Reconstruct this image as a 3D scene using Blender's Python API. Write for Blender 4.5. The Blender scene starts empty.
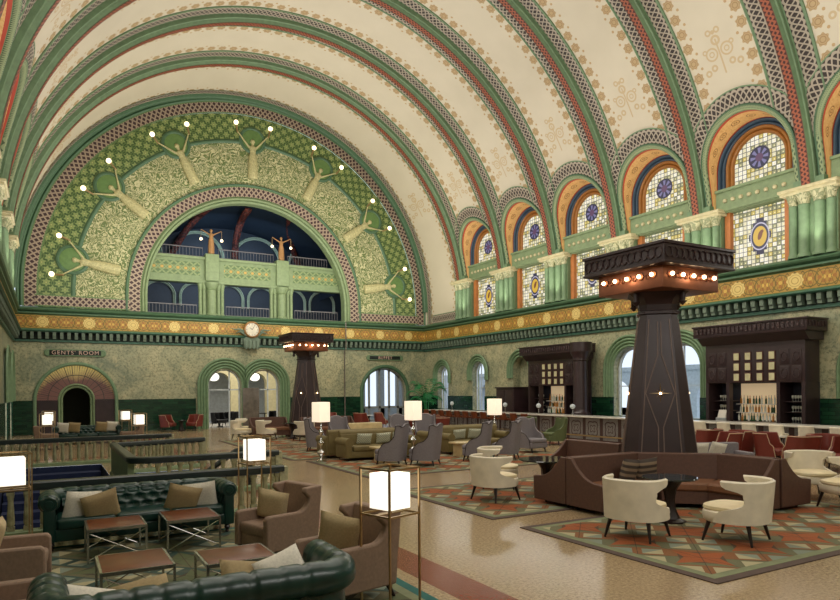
import bpy, bmesh, math, random
from mathutils import Vector, Matrix
random.seed(7)
PI = math.pi
S = bpy.context.scene
COL = S.collection

# ------------------------------------------------------------ helpers
def lin(c):
    c = c / 255.0
    return c / 12.92 if c <= 0.04045 else ((c + 0.055) / 1.055) ** 2.4
def rgb(r, g, b): return (lin(r), lin(g), lin(b), 1.0)

class MB:
    """collects shapes, build() links them as one mesh object"""
    def __init__(self):
        self.bm = bmesh.new(); self.uv = self.bm.loops.layers.uv.new('UVMap')
    def face(self, pts, uvs=None, smooth=False):
        vs = [self.bm.verts.new(p) for p in pts]
        try: f = self.bm.faces.new(vs)
        except ValueError: return None
        f.smooth = smooth
        if uvs:
            for l, t in zip(f.loops, uvs): l[self.uv].uv = t
        return f
    def grid(self, P, U=None, smooth=True, closeu=False, closev=False):
        n, m = len(P), len(P[0])
        V = [[self.bm.verts.new(p) for p in row] for row in P]
        for i in range(n if closeu else n - 1):
            for j in range(m if closev else m - 1):
                a, b = (i, j), (i, (j + 1) % m); c, d = ((i + 1) % n, (j + 1) % m), ((i + 1) % n, j)
                q = [V[a[0]][a[1]], V[b[0]][b[1]], V[c[0]][c[1]], V[d[0]][d[1]]]
                try: f = self.bm.faces.new(q)
                except ValueError: continue
                f.smooth = smooth
                if U:
                    for l, k in zip(f.loops, (a, b, c, d)): l[self.uv].uv = U[k[0]][k[1]]
        return V
    def box(self, x0, x1, y0, y1, z0, z1, M=None, bev=0.0):
        t = bmesh.new()
        bmesh.ops.create_cube(t, size=1)
        for v in t.verts:
            v.co = Vector(((x0 + x1) / 2 + v.co.x * (x1 - x0), (y0 + y1) / 2 + v.co.y * (y1 - y0), (z0 + z1) / 2 + v.co.z * (z1 - z0)))
        if bev > 0:
            bmesh.ops.bevel(t, geom=list(t.edges), offset=bev, segments=3, affect='EDGES', profile=0.5)
            for f in t.faces: f.smooth = True
        self.merge(t, M)
    def merge(self, t, M=None):
        mp = {}
        for v in t.verts: mp[v] = self.bm.verts.new(M @ v.co if M else v.co)
        for f in t.faces:
            try:
                g = self.bm.faces.new([mp[v] for v in f.verts]); g.smooth = f.smooth
            except ValueError: pass
        t.free()
    def tube(self, a, b, r, r2=None, n=8, cap=True):
        a, b = Vector(a), Vector(b); r2 = r if r2 is None else r2
        d = (b - a).normalized(); u = d.orthogonal().normalized(); w = d.cross(u)
        A = [a + (u * math.cos(2 * PI * i / n) + w * math.sin(2 * PI * i / n)) * r for i in range(n)]
        B = [b + (u * math.cos(2 * PI * i / n) + w * math.sin(2 * PI * i / n)) * r2 for i in range(n)]
        V = self.grid([A, B], closev=True)
        if cap:
            for ring in (V[0], V[1][::-1]):
                try: self.bm.faces.new(ring)
                except ValueError: pass
    def path(self, pts, r, n=8, radii=None, closed=False):
        pts = [Vector(p) for p in pts]; rings = []; N = len(pts)
        prev = None
        for i, p in enumerate(pts):
            if closed: d = (pts[(i + 1) % N] - pts[i - 1]).normalized()
            else: d = (pts[min(i + 1, N - 1)] - pts[max(i - 1, 0)]).normalized()
            u = d.orthogonal().normalized() if prev is None else (prev - d * prev.dot(d)).normalized()
            prev = u; w = d.cross(u); rr = radii[i] if radii else r
            rings.append([p + (u * math.cos(2 * PI * k / n) + w * math.sin(2 * PI * k / n)) * rr for k in range(n)])
        V = self.grid(rings, closev=True, closeu=closed)
        if not closed:
            for ring in (V[0], V[-1][::-1]):
                try: self.bm.faces.new(ring)
                except ValueError: pass
    def lathe(self, prof, c=(0, 0, 0), n=16, M=None, cap=True):
        c = Vector(c)
        P = [[c + Vector((r * math.cos(2 * PI * k / n), r * math.sin(2 * PI * k / n), z)) for k in range(n)] for r, z in prof]
        if M: P = [[M @ p for p in row] for row in P]
        V = self.grid(P, closev=True)
        for ring in ((V[0], V[-1][::-1]) if cap else ()):
            try: self.bm.faces.new(ring)
            except ValueError: pass
    def sphere(self, c, r, n=10, sz=None):
        sx, sy, s3 = (r, r, r) if sz is None else sz
        P = []
        for i in range(1, n):
            t = PI * i / n
            P.append([(c[0] + sx * math.sin(t) * math.cos(2 * PI * k / (2 * n)), c[1] + sy * math.sin(t) * math.sin(2 * PI * k / (2 * n)), c[2] + s3 * math.cos(t)) for k in range(2 * n)])
        V = self.grid(P, closev=True)
        for ring in (V[0], V[-1][::-1]):
            f = self.bm.faces.new(ring); f.smooth = True
    def prism(self, poly, axis, a, b, M=None):
        """polygon (2D points) extruded along axis 'x','y' or 'z' from a to b"""
        def q(p, t):
            v = {'x': Vector((t, p[0], p[1])), 'y': Vector((p[0], t, p[1])), 'z': Vector((p[0], p[1], t))}[axis]
            return M @ v if M else v
        A = [self.bm.verts.new(q(p, a)) for p in poly]; B = [self.bm.verts.new(q(p, b)) for p in poly]
        n = len(poly)
        for i in range(n): self.bm.faces.new([A[i], A[(i + 1) % n], B[(i + 1) % n], B[i]])
        self.bm.faces.new(A[::-1]); self.bm.faces.new(B)
    def build(self, name, mat, parent=None, angle=40, smooth=None, bevel=0, solid=0, sub=0):
        bmesh.ops.recalc_face_normals(self.bm, faces=list(self.bm.faces)) if smooth != 'keep' else None
        me = bpy.data.meshes.new(name); self.bm.to_mesh(me); self.bm.free()
        me.materials.append(mat)
        if angle: me.set_sharp_from_angle(angle=math.radians(angle))
        o = bpy.data.objects.new(name, me); COL.objects.link(o)
        if parent: o.parent = parent
        if solid:
            m = o.modifiers.new('solid', 'SOLIDIFY'); m.thickness = solid; m.offset = 0
        if bevel:
            m = o.modifiers.new('bevel', 'BEVEL'); m.width = bevel; m.segments = 2; m.limit_method = 'ANGLE'
        if sub:
            m = o.modifiers.new('sub', 'SUBSURF'); m.levels = sub; m.render_levels = sub
        return o

def tag(o, label=None, cat=None, group=None, kind=None):
    if label: o['label'] = label
    if cat: o['category'] = cat
    if group: o['group'] = group
    if kind: o['kind'] = kind
    return o
def thing(name, label, cat, loc=(0, 0, 0), rz=0, group=None):
    o = bpy.data.objects.new(name, None); COL.objects.link(o)
    o.empty_display_size = 0.1
    o.location = loc; o.rotation_euler = (0, 0, rz)
    return tag(o, label, cat, group)
def struct(name, mb, m, parent=None, **k):
    o = mb.build(name, m, parent, **k)
    if not parent: o['kind'] = 'structure'
    return o
def kids(o): return [c for c in COL.objects if c.parent == o]
def copy_tree(o, parent=None):
    c = o.copy(); COL.objects.link(c); c.parent = parent
    for ch in o.children: copy_tree(ch, c)
    return c
def dup(o, label, loc, rz=0, group=None):
    c = copy_tree(o); c.location = loc; c.rotation_euler = (0, 0, rz); c['label'] = label
    if group: c['group'] = group
    return c

# ------------------------------------------------------------ node expressions
class X:
    def __init__(s, t, k): s.t = t; s.k = k
    def op(s, o, *a, clamp=False):
        n = s.t.nodes.new('ShaderNodeMath'); n.operation = o; n.use_clamp = clamp
        for i, v in enumerate((s,) + a):
            if isinstance(v, X): s.t.links.new(v.k, n.inputs[i])
            else: n.inputs[i].default_value = v
        return X(s.t, n.outputs[0])
    def __add__(s, o): return s.op('ADD', o)
    def __radd__(s, o): return s.op('ADD', o)
    def __sub__(s, o): return s.op('SUBTRACT', o)
    def __rsub__(s, o): return (s * -1.0) + o
    def __mul__(s, o): return s.op('MULTIPLY', o)
    def __rmul__(s, o): return s.op('MULTIPLY', o)
    def __truediv__(s, o): return s.op('DIVIDE', o)
    def __lt__(s, o): return s.op('LESS_THAN', o)
    def __gt__(s, o): return s.op('GREATER_THAN', o)
    def fr(s): return s.op('FRACT')
    def fl(s): return s.op('FLOOR')
    def abs(s): return s.op('ABSOLUTE')
    def sin(s): return s.op('SINE')
    def cos(s): return s.op('COSINE')
    def sqrt(s): return s.op('SQRT')
    def mx(s, o): return s.op('MAXIMUM', o)
    def mn(s, o): return s.op('MINIMUM', o)
    def pow(s, o): return s.op('POWER', o)
    def at2(s, o): return s.op('ARCTAN2', o)
def hyp(a, b): return (a * a + b * b).sqrt()
def band(a, lo, hi): return (a > lo) * (a < hi)

class Mat:
    def __init__(s, name, rough=0.6, metal=0.0, spec=0.5):
        s.m = bpy.data.materials.new(name); s.m.use_nodes = True
        s.t = s.m.node_tree; s.b = s.t.nodes['Principled BSDF']
        s.b.inputs['Roughness'].default_value = rough; s.b.inputs['Metallic'].default_value = metal
        s.b.inputs['Specular IOR Level'].default_value = spec
    def coord(s, kind='UV'):
        n = s.t.nodes.new('ShaderNodeTexCoord'); sp = s.t.nodes.new('ShaderNodeSeparateXYZ')
        s.t.links.new(n.outputs[kind], sp.inputs[0])
        return tuple(X(s.t, sp.outputs[i]) for i in range(3))
    def pos(s):
        n = s.t.nodes.new('ShaderNodeNewGeometry'); sp = s.t.nodes.new('ShaderNodeSeparateXYZ')
        s.t.links.new(n.outputs['Position'], sp.inputs[0])
        return tuple(X(s.t, sp.outputs[i]) for i in range(3))
    def vec(s, x, y, z=0.0):
        c = s.t.nodes.new('ShaderNodeCombineXYZ')
        for i, v in enumerate((x, y, z)):
            if isinstance(v, X): s.t.links.new(v.k, c.inputs[i])
            else: c.inputs[i].default_value = v
        return c.outputs[0]
    def noise(s, vec, scale, detail=3, rough=0.5, dist=0.0):
        n = s.t.nodes.new('ShaderNodeTexNoise'); s.t.links.new(vec, n.inputs['Vector'])
        n.inputs['Scale'].default_value = scale; n.inputs['Detail'].default_value = detail
        n.inputs['Roughness'].default_value = rough; n.inputs['Distortion'].default_value = dist
        return X(s.t, n.outputs[0])
    def wn(s, vec):
        n = s.t.nodes.new('ShaderNodeTexWhiteNoise'); n.noise_dimensions = '3D'; s.t.links.new(vec, n.inputs['Vector'])
        return X(s.t, n.outputs[0])
    def voro(s, vec, scale, feature='F1'):
        n = s.t.nodes.new('ShaderNodeTexVoronoi'); n.feature = feature; s.t.links.new(vec, n.inputs['Vector'])
        n.inputs['Scale'].default_value = scale
        return X(s.t, n.outputs['Distance'])
    def mix(s, a, b, f):
        n = s.t.nodes.new('ShaderNodeMix'); n.data_type = 'RGBA'
        if isinstance(f, X): s.t.links.new(f.k, n.inputs[0])
        else: n.inputs[0].default_value = f
        for i, v in ((6, a), (7, b)):
            if isinstance(v, tuple): n.inputs[i].default_value = v
            else: s.t.links.new(v, n.inputs[i])
        return n.outputs[2]
    def ramp(s, f, lo, hi):
        n = s.t.nodes.new('ShaderNodeMapRange'); s.t.links.new(f.k, n.inputs[0])
        n.inputs[1].default_value = lo; n.inputs[2].default_value = hi
        return X(s.t, n.outputs[0])
    def color(s, c):
        if isinstance(c, tuple): s.b.inputs['Base Color'].default_value = c
        else: s.t.links.new(c, s.b.inputs['Base Color'])
        return s
    def emit(s, c, k=1.0):
        if isinstance(c, tuple): s.b.inputs['Emission Color'].default_value = c
        else: s.t.links.new(c, s.b.inputs['Emission Color'])
        s.b.inputs['Emission Strength'].default_value = k
        return s
    def bump(s, h, dist=0.02, strength=0.6):
        n = s.t.nodes.new('ShaderNodeBump'); n.inputs['Distance'].default_value = dist; n.inputs['Strength'].default_value = strength
        s.t.links.new(h.k, n.inputs['Height']); s.t.links.new(n.outputs[0], s.b.inputs['Normal'])
        return s

def plain(name, c, rough=0.6, metal=0.0, var=0.12, scale=6.0, bump=0.0, spec=0.5):
    m = Mat(name, rough, metal, spec)
    x, y, z = m.coord('Object'); v = m.vec(x, y, z)
    n = m.noise(v, scale, 4)
    d = tuple(k * (1 - var) for k in c[:3]) + (1.0,); l = tuple(min(1, k * (1 + var)) for k in c[:3]) + (1.0,)
    m.color(m.mix(d, l, m.ramp(n, 0.3, 0.7)))
    if bump: m.bump(m.noise(v, scale * 8, 3), bump)
    return m.m

M = {}
M['green'] = plain('green plaster', rgb(112, 138, 104), 0.55)
M['green_light'] = plain('pale green plaster', rgb(128, 146, 108), 0.55)
M['green_dark'] = plain('dark green plaster', rgb(74, 106, 78), 0.5)
M['teal'] = plain('teal green plaster', rgb(66, 106, 90), 0.45)
M['ivory'] = plain('ivory plaster', rgb(200, 190, 150), 0.5)
M['black_green'] = plain('blackish green paint', rgb(28, 40, 34), 0.7)  # near-black green backing between the dentils
M['dentil'] = plain('grey green stone', rgb(106, 122, 106), 0.6)
M['blue_arch'] = plain('slate blue paint', rgb(56, 78, 98), 0.45)
M['brown_arch'] = plain('gilded brown paint', rgb(160, 106, 48), 0.4)
M['orange_jamb'] = plain('orange jamb paint', rgb(190, 118, 64), 0.5)
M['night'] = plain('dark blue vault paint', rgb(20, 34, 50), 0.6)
M['dim_stone'] = plain('pale stone moulding', rgb(150, 164, 144), 0.6)
M['wood'] = plain('dark espresso wood', rgb(50, 34, 36), 0.35, var=0.2, scale=3)
M['wood_edge'] = plain('worn wood beading', rgb(120, 100, 92), 0.4)
M['wood_red'] = plain('dark cherry wood', rgb(82, 42, 38), 0.35, var=0.2, scale=3)
M['copper'] = plain('lamp lit copper band', rgb(140, 88, 64), 0.42, 0.6)
M['iron'] = plain('black wrought iron', rgb(30, 30, 34), 0.4, 0.5)
M['bronze'] = plain('bronze', rgb(166, 124, 80), 0.4, 0.3)
M['brass'] = plain('brushed brass', rgb(176, 150, 112), 0.3, 0.9)
M['steel'] = plain('polished steel', rgb(190, 186, 180), 0.25, 0.95)
M['chrome'] = plain('chrome', rgb(215, 215, 215), 0.1, 1.0)
M['navy'] = plain('navy carpet', rgb(26, 38, 74), 0.9)
M['leg'] = plain('ebony leg wood', rgb(34, 22, 20), 0.35)
M['cream'] = plain('cream leather', rgb(222, 212, 190), 0.45, scale=4)
M['cream_seat'] = plain('cream seat leather', rgb(224, 208, 170), 0.42, scale=4)
M['grey'] = plain('grey upholstery', rgb(128, 122, 126), 0.85, scale=40, bump=0.004)
M['olive'] = plain('olive velvet', rgb(112, 98, 58), 0.6, scale=8)
M['sage'] = plain('sage green velvet', rgb(84, 94, 58), 0.65, scale=8)
M['brown_cloth'] = plain('brown mohair', rgb(134, 110, 92), 0.7, scale=30, bump=0.003)
M['booth'] = plain('dark brown mohair', rgb(88, 60, 48), 0.62, scale=24, bump=0.003)
M['booth_seat'] = plain('russet brown seat', rgb(118, 78, 52), 0.55, scale=12)
M['red_leather'] = plain('oxblood leather', rgb(116, 48, 38), 0.4, scale=4)
M['red_trim'] = plain('pale seat edging', rgb(196, 170, 140), 0.5)
M['leather'] = plain('green leather', rgb(12, 48, 42), 0.3, scale=5, var=0.3)
M['table_leather'] = plain('chestnut table leather', rgb(104, 52, 26), 0.3, scale=5, var=0.2)
M['pillow_tan'] = plain('tan cushion cloth', rgb(158, 138, 100), 0.8, scale=50, bump=0.003)
M['pillow_cream'] = plain('cream tan cushion cloth', rgb(190, 170, 132), 0.8, scale=50, bump=0.003)
M['pillow_white'] = plain('off-white cushion cloth', rgb(216, 210, 196), 0.8, scale=50, bump=0.003)
M['marble_top'] = plain('pale marble', rgb(206, 200, 190), 0.2, scale=3)
M['black_glass'] = plain('dark glass top', rgb(28, 34, 36), 0.06, spec=0.8)
M['tan_stone'] = plain('tan cocktail table', rgb(204, 184, 140), 0.35)
M['leaf'] = plain('palm leaf', rgb(36, 128, 74), 0.45, scale=8, var=0.35)
M['pot'] = plain('glazed pot', rgb(96, 60, 50), 0.3)
M['sign'] = plain('black green sign board', rgb(20, 30, 26), 0.4)
M['sign_text'] = plain('pale rose lettering', rgb(214, 180, 164), 0.5)
M['white_paint'] = plain('white exterior paint', rgb(200, 208, 214), 0.5)
M['slate_paint'] = plain('slate exterior paint', rgb(142, 146, 146), 0.5)
M['slab'] = plain('brown marble slab', rgb(104, 96, 88), 0.25, scale=3, var=0.35)
M['clock_face'] = plain('ivory clock dial', rgb(216, 208, 190), 0.3)
M['relief'] = plain('pale gilded plaster figure', rgb(190, 184, 136), 0.5, scale=14, var=0.25, bump=0.02)
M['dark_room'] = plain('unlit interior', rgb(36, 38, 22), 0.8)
M['bottle_green'] = plain('green bottle glass', rgb(40, 74, 44), 0.1)
M['bottle_amber'] = plain('amber bottle glass', rgb(180, 120, 50), 0.1)
M['bottle_clear'] = plain('clear bottle glass', rgb(210, 212, 200), 0.08)
M['paper'] = plain('framed print paper', rgb(196, 190, 150), 0.5)
M['bar_back_dark'] = plain('shelf lining', rgb(44, 46, 62), 0.5)

def glow(name, c, k):
    m = Mat(name, 0.5); m.color(c).emit(c, k); return m.m
M['bulb'] = glow('lit bulb', rgb(255, 214, 160), 14.0)
M['globe'] = glow('lit globe', rgb(255, 232, 190), 3.0)
M['shade'] = glow('lit linen shade', rgb(255, 236, 210), 0.8)
M['cube_shade'] = glow('lit white cube shade', rgb(255, 246, 228), 1.3)
M['cove'] = glow('warm backbar lightbox', rgb(235, 206, 164), 0.42)

# --- patterned materials (all laid out in metres on the object's own UV)
def mat_knot(name, L, strand, hole, edge, strands=3, th=0.085, amp=0.33, em=0.05):
    m = Mat(name, 0.6); u, v, _ = m.coord('UV')
    hit = None; hgt = None
    for k in range(strands):
        s = ((u * (2 * PI / L) + 2 * PI * k / strands).sin()) * amp + 0.5
        d = (v - s).abs()
        h = d < th
        hit = h if hit is None else hit.mx(h)
    c = m.mix(hole, strand, hit)
    e = (v < 0.07).mx(v > 0.93)
    c = m.mix(c, edge, e)
    m.color(c); m.bump(hit.mx(e), 0.03, 0.5)
    return m.m
M['knot'] = mat_knot('interlace band', 0.8, rgb(172, 160, 144), rgb(54, 44, 40), rgb(112, 140, 104), 4, 0.07, 0.36)
M['knot_red'] = mat_knot('red braided band', 0.32, rgb(156, 86, 60), rgb(66, 30, 26), rgb(110, 74, 56), 2, 0.14, 0.28)
M['rope'] = mat_knot('rope moulding', 0.16, rgb(150, 164, 124), rgb(78, 98, 70), rgb(120, 150, 110), 3, 0.12, 0.3)

def mat_lattice():
    m = Mat('rose lattice band', 0.6); u, v, _ = m.coord('UV')   # v: 0..1 across
    a = (u * 3.6 + v * 2.0).fr(); b = (u * 3.6 - v * 2.0).fr()
    st = ((a - 0.5).abs() > 0.33).mx((b - 0.5).abs() > 0.33)
    c = m.mix(rgb(62, 40, 42), rgb(164, 146, 128), st)
    e = (v < 0.1).mx(v > 0.9)
    c = m.mix(c, rgb(100, 128, 80), e)
    m.color(c); m.bump(st, 0.03, 0.4); return m.m
M['lattice'] = mat_lattice()

def mat_flowerband():
    m = Mat('green tile of flowers', 0.5); u, v, _ = m.coord('UV')   # metres
    P = 0.62
    def cell(du, dv):
        a = ((u / P + du).fr() - 0.5) * P; b = ((v / (P * 0.9) + dv).fr() - 0.5) * P * 0.9
        return hyp(a, b), a, b
    d1, a1, b1 = cell(0, 0); d2, a2, b2 = cell(0.5, 0.5)
    d = d1.mn(d2)
    e1 = d1 < d2; th = b1.at2(a1) * e1 + b2.at2(a2) * (e1 * -1.0 + 1.0)
    R = (th * 6.0).cos() * 0.035 + 0.16; ring = band(d, 0.215, 0.24); core = d < 0.05; petal = (d > 0.06) * (d < R)
    c = m.mix(rgb(58, 84, 42), rgb(132, 148, 90), petal)
    c = m.mix(c, rgb(160, 166, 104), core); c = m.mix(c, rgb(104, 124, 70), ring)
    m.color(c); m.bump(d, -0.05, 0.4); return m.m
M['flowers'] = mat_flowerband()

def mat_foliage():
    m = Mat('scrolled foliage relief', 0.5); u, v, _ = m.coord('UV')
    vv = m.vec(u, v)
    n = m.noise(vv, 1.7, 2, 0.5, 2.2)
    w = (n * 40.0).sin()
    n2 = m.noise(vv, 7.0, 2)
    c = m.mix(rgb(104, 122, 72), rgb(204, 200, 156), m.ramp(w, -0.3, 0.15))
    c = m.mix(c, rgb(108, 124, 66), m.ramp(n2, 0.55, 0.7))
    m.color(c); m.bump(w, 0.05, 0.5); return m.m
M['foliage'] = mat_foliage()

def mat_panel():
    """cream vault panel: u across the bay (0 = centre line), v along the arc (metres)"""
    m = Mat('stencilled cream vault panel', 0.7); u, v, _ = m.coord('UV')
    base = m.mix(rgb(206, 196, 174), rgb(219, 209, 188), m.noise(m.vec(u, v), 0.8, 3))
    au = u.abs()
    b = ((v / 0.54).fr() - 0.5) * 0.54; a = au - 1.02
    d = hyp(a, b); th = b.at2(a)
    R = (th * 7.0).cos() * 0.022 + 0.185
    fl_ = d < R; inner = band(d, 0.075, 0.1).mx(band(d, 0.14, 0.155))
    c = m.mix(base, rgb(188, 162, 122), fl_)
    c = m.mix(c, rgb(158, 128, 90), fl_ * inner)
    sm = hyp(au - 0.78, ((v / 0.54 + 0.5).fr() - 0.5) * 0.54) < 0.05
    c = m.mix(c, rgb(190, 160, 116), sm)
    e = band(au, 1.23, 1.3)
    c = m.mix(c, rgb(108, 142, 100), e)
    # crest above each lunette, mirrored on both flanks
    vm = (v - 18.3).abs() * -1.0 + 18.3
    for (cu, cv, r0, r1) in ((0.28, 6.75, 0.17, 0.23), (0.28, 6.75, 0.06, 0.1), (0.0, 7.15, 0.09, 0.17), (0.16, 7.45, 0.05, 0.11), (0.0, 7.42, 0.0, 0.07), (0.34, 6.3, 0.05, 0.12), (0.6, 6.2, 0.05, 0.12), (0.5, 6.9, 0.04, 0.09)):
        dd = hyp(au - cu, vm - cv)
        c = m.mix(c, rgb(200, 178, 142), (dd < r1) * (dd > r0))
    c = m.mix(c, rgb(200, 178, 142), (au < 0.03) * band(vm, 6.0, 7.2))
    m.color(c); return m.m
M['panel'] = mat_panel()

def mat_frieze():
    m = Mat('gilded frieze with rosettes', 0.5); u, v, _ = m.coord('UV')     # u metres, v 0..0.8
    P = 2.095
    a = ((u / P).fr() - 0.5) * P; b = v - 0.4
    n = m.noise(m.vec(u, v), 5.0, 3)
    c = m.mix(rgb(166, 124, 48), rgb(194, 152, 74), n)
    aa = a.abs()
    for cu in (0.5, 0.95):
        d = hyp(aa - cu, b); d2 = hyp(aa - cu, b * 0.7)
        c = m.mix(c, rgb(166, 112, 54), (d < 0.2) * (((b.at2(aa - cu)) * 4.0).cos() > -0.2))
        c = m.mix(c, rgb(120, 104, 48), band(d, 0.26, 0.3)); c = m.mix(c, rgb(214, 176, 84), d < 0.07)
    w = ((u * (2 * PI / (P / 4))).cos() * 0.3 - b).abs() < 0.025
    w2 = ((u * (2 * PI / (P / 4))).cos() * -0.3 - b).abs() < 0.025
    c = m.mix(c, rgb(112, 96, 44), w.mx(w2))
    d = hyp(a, b); th = b.at2(a)
    R = (th * 10.0).cos() * 0.02 + 0.28
    c = m.mix(c, rgb(224, 198, 124), d < R)
    c = m.mix(c, rgb(184, 150, 80), (d < R) * band(d, 0.1, 0.13).mx(band(d, 0.2, 0.22)))
    c = m.mix(c, rgb(86, 112, 60), (v < 0.05).mx(v > 0.75))
    m.color(c); return m.m
M['frieze'] = mat_frieze()

def mat_marble():
    m = Mat('mottled yellow green scagliola', 0.32); x, y, z = m.pos(); v = m.vec(x, y, z)
    n = m.noise(v, 0.5, 6, 0.65, 1.2); n2 = m.noise(v, 9.0, 5, 0.75); n3 = m.noise(v, 1.6, 5, 0.6, 2.0)
    c = m.mix(rgb(134, 142, 118), rgb(190, 184, 148), m.ramp(n, 0.35, 0.62))
    c = m.mix(c, rgb(92, 102, 80), m.ramp(n2, 0.46, 0.66) * 0.85)
    c = m.mix(c, rgb(206, 190, 148), m.ramp(n3, 0.58, 0.7) * 0.5)
    m.color(c); return m.m
M['marble'] = mat_marble()

def mat_tile():
    m = Mat('glossy bottle green tile', 0.2); x, y, z = m.pos()
    h = x + y
    row = (z / 0.13).fl(); u = (h / 0.42 + row * 0.5)
    cell = m.wn(m.vec(u.fl(), row, 3.0)); n = m.noise(m.vec(h, z), 3.0, 4)
    c = m.mix(rgb(8, 36, 28), rgb(32, 72, 48), cell * 0.7 + n * 0.3)
    g = ((z / 0.13).fr() < 0.07).mx(u.fr() < 0.02)
    c = m.mix(c, rgb(8, 24, 18), g); m.color(c); return m.m
M['tile'] = mat_tile()

def mat_floor():
    m = Mat('terrazzo', 0.16, 0.0, 0.4); x, y, z = m.pos(); v = m.vec(x, y, z)
    n = m.noise(v, 26.0, 5, 0.8); n2 = m.noise(v, 0.35, 3); s = m.voro(v, 60.0)
    c = m.mix(rgb(104, 84, 64), rgb(184, 162, 126), m.ramp(n, 0.35, 0.62))
    c = m.mix(c, rgb(158, 134, 102), m.ramp(n2, 0.3, 0.7) * 0.5)
    c = m.mix(c, rgb(112, 84, 62), (s < 0.17) * 0.6)
    red = band(x, 3.55, 4.05).mx(band(x, 16.7, 17.2))
    red = red.mx(band(y, 1.9, 2.4)).mx(band(y, 23.2, 23.6))
    c = m.mix(c, m.mix(rgb(104, 40, 27), rgb(128, 58, 38), n), red)
    m.color(c)
    r = m.t.nodes.new('ShaderNodeMapRange'); m.t.links.new(n2.k, r.inputs[0]); r.inputs[3].default_value = 0.14; r.inputs[4].default_value = 0.26
    m.t.links.new(r.outputs[0], m.b.inputs['Roughness']); return m.m
M['floor'] = mat_floor()

def mat_glass_window(name, arched):
    """stained glass lit by day behind it; UV in metres about the emblem centre"""
    m = Mat(name, 0.3); u, v, _ = m.coord('UV')
    q = 0.16
    cu, cv = (u / q).fl(), (v / q).fl(); r = m.wn(m.vec(cu, cv, 1.0)); r2 = m.wn(m.vec(cu, cv, 7.0))
    c = m.mix(rgb(226, 218, 186), rgb(204, 182, 92), (r > 0.58)); c = m.mix(c, rgb(150, 150, 112), (r2 > 0.78)); c = m.mix(c, rgb(250, 244, 226), r2 < 0.25)
    fu, fv = (u / q).fr(), (v / q).fr()
    diag = hyp(fu - 0.5, fv - 0.5) < 0.16
    c = m.mix(c, rgb(250, 236, 180), diag)
    lead = (fu < 0.12).mx(fv < 0.12)
    c = m.mix(c, rgb(34, 34, 30), lead)
    if arched:
        d = hyp(u, v); th = v.at2(u)
        ring = d < 0.4; pet = band(d, 0.14, 0.34) * ((th * 8.0).cos() > 0.0)
        c = m.mix(c, rgb(22, 22, 62), ring); c = m.mix(c, rgb(120, 116, 160), pet); c = m.mix(c, rgb(90, 56, 92), d < 0.15)
        c = m.mix(c, rgb(24, 26, 60), band(d, 0.37, 0.41))
    else:
        e = hyp(u, v * 0.72)
        body = (e < 0.36).mx((u.abs() < 0.14) * (v.abs() < 0.66)).mx((u.abs() < 0.42) * (v.abs() < 0.12)).mx((u.abs() < 0.26) * (v.abs() < 0.52))
        c = m.mix(c, rgb(22, 22, 66), body)
        c = m.mix(c, rgb(196, 190, 214), (e < 0.36) * (e > 0.325)); 
        c = m.mix(c, rgb(218, 176, 62), e < 0.26)
        fig = hyp(u * 1.0 + v * 0.25, v * 0.5 - 0.02) < 0.085
        fig = fig.mx(hyp(u + 0.08, v - 0.16) < 0.06)
        c = m.mix(c, rgb(120, 62, 36), fig)
    m.color((0.02, 0.02, 0.02, 1)).emit(c, 1.0); return m.m
M['glass_arch'] = mat_glass_window('stained glass arched light', True)
M['glass_rect'] = mat_glass_window('stained glass square light', False)

def mat_soffit():
    m = Mat('orange stencilled reveal', 0.5); u, v, _ = m.coord('UV')   # u along, v 0..1 depth
    n = m.noise(m.vec(u, v), 9.0, 3, 0.5, 1.5)
    c = m.mix(rgb(240, 196, 130), rgb(226, 174, 106), m.ramp(n, 0.45, 0.6))
    a = ((u / 0.62).fr() - 0.5) * 0.62; b = (v - 0.5) * 0.8
    d = hyp(a, b * 1.4)
    c = m.mix(c, rgb(160, 100, 50), band(d, 0.13, 0.16).mx(band(d, 0.04, 0.07)))
    c = m.mix(c, rgb(196, 74, 52), (v < 0.12).mx(v > 0.9))
    m.color(c); return m.m
M['soffit'] = mat_soffit()

def mat_carpet(name, c0, c1, c2, c3, P=1.25):
    m = Mat(name, 0.9); u, v, _ = m.coord('UV')
    a = ((u / P).fr() - 0.5).abs(); b = ((v / P).fr() - 0.5).abs()
    n = m.noise(m.vec(u, v), 5.0, 3)
    c = m.mix(c1, c2, ((u / P + v / P).fr() > 0.5)); 
    star = (a + b * 0.45 < 0.2).mx(b + a * 0.45 < 0.2)
    c = m.mix(c, c3, (a + b < 0.36)); c = m.mix(c, c0, star)
    di = ((0.5 - a) + (b - 0.25).abs() * 1.0 < 0.17)
    di2 = ((0.5 - b) + (a - 0.25).abs() * 1.0 < 0.17)
    c = m.mix(c, m.mix(rgb(164, 156, 122), rgb(122, 132, 116), ((u / P).fl() * 0.5 + (v / P).fl() * 0.5).fr() > 0.25), di.mx(di2))
    line = ((a - b).abs() < 0.008).mx(a < 0.006)
    c = m.mix(c, rgb(60, 44, 30), line * 0.8)
    c = m.mix(c, rgb(120, 100, 70), m.ramp(n, 0.5, 0.8) * 0.35)
    m.color(c); m.bump(m.noise(m.vec(u, v), 180.0, 2), 0.004); return m.m
M['carpet'] = mat_carpet('patterned orange carpet', rgb(146, 76, 34), rgb(124, 80, 44), rgb(98, 98, 70), rgb(84, 62, 42), 1.05)
M['carpet_green'] = mat_carpet('patterned green carpet', rgb(84, 92, 60), rgb(44, 70, 62), rgb(96, 92, 64), rgb(60, 52, 38), 0.9)
M['rug_edge'] = plain('rug border brown', rgb(82, 66, 58), 0.9)
M['rug_edge_green'] = plain('rug border sage', rgb(118, 124, 92), 0.9)
M['rug_edge_teal'] = plain('rug border teal', rgb(34, 92, 86), 0.9)

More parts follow.
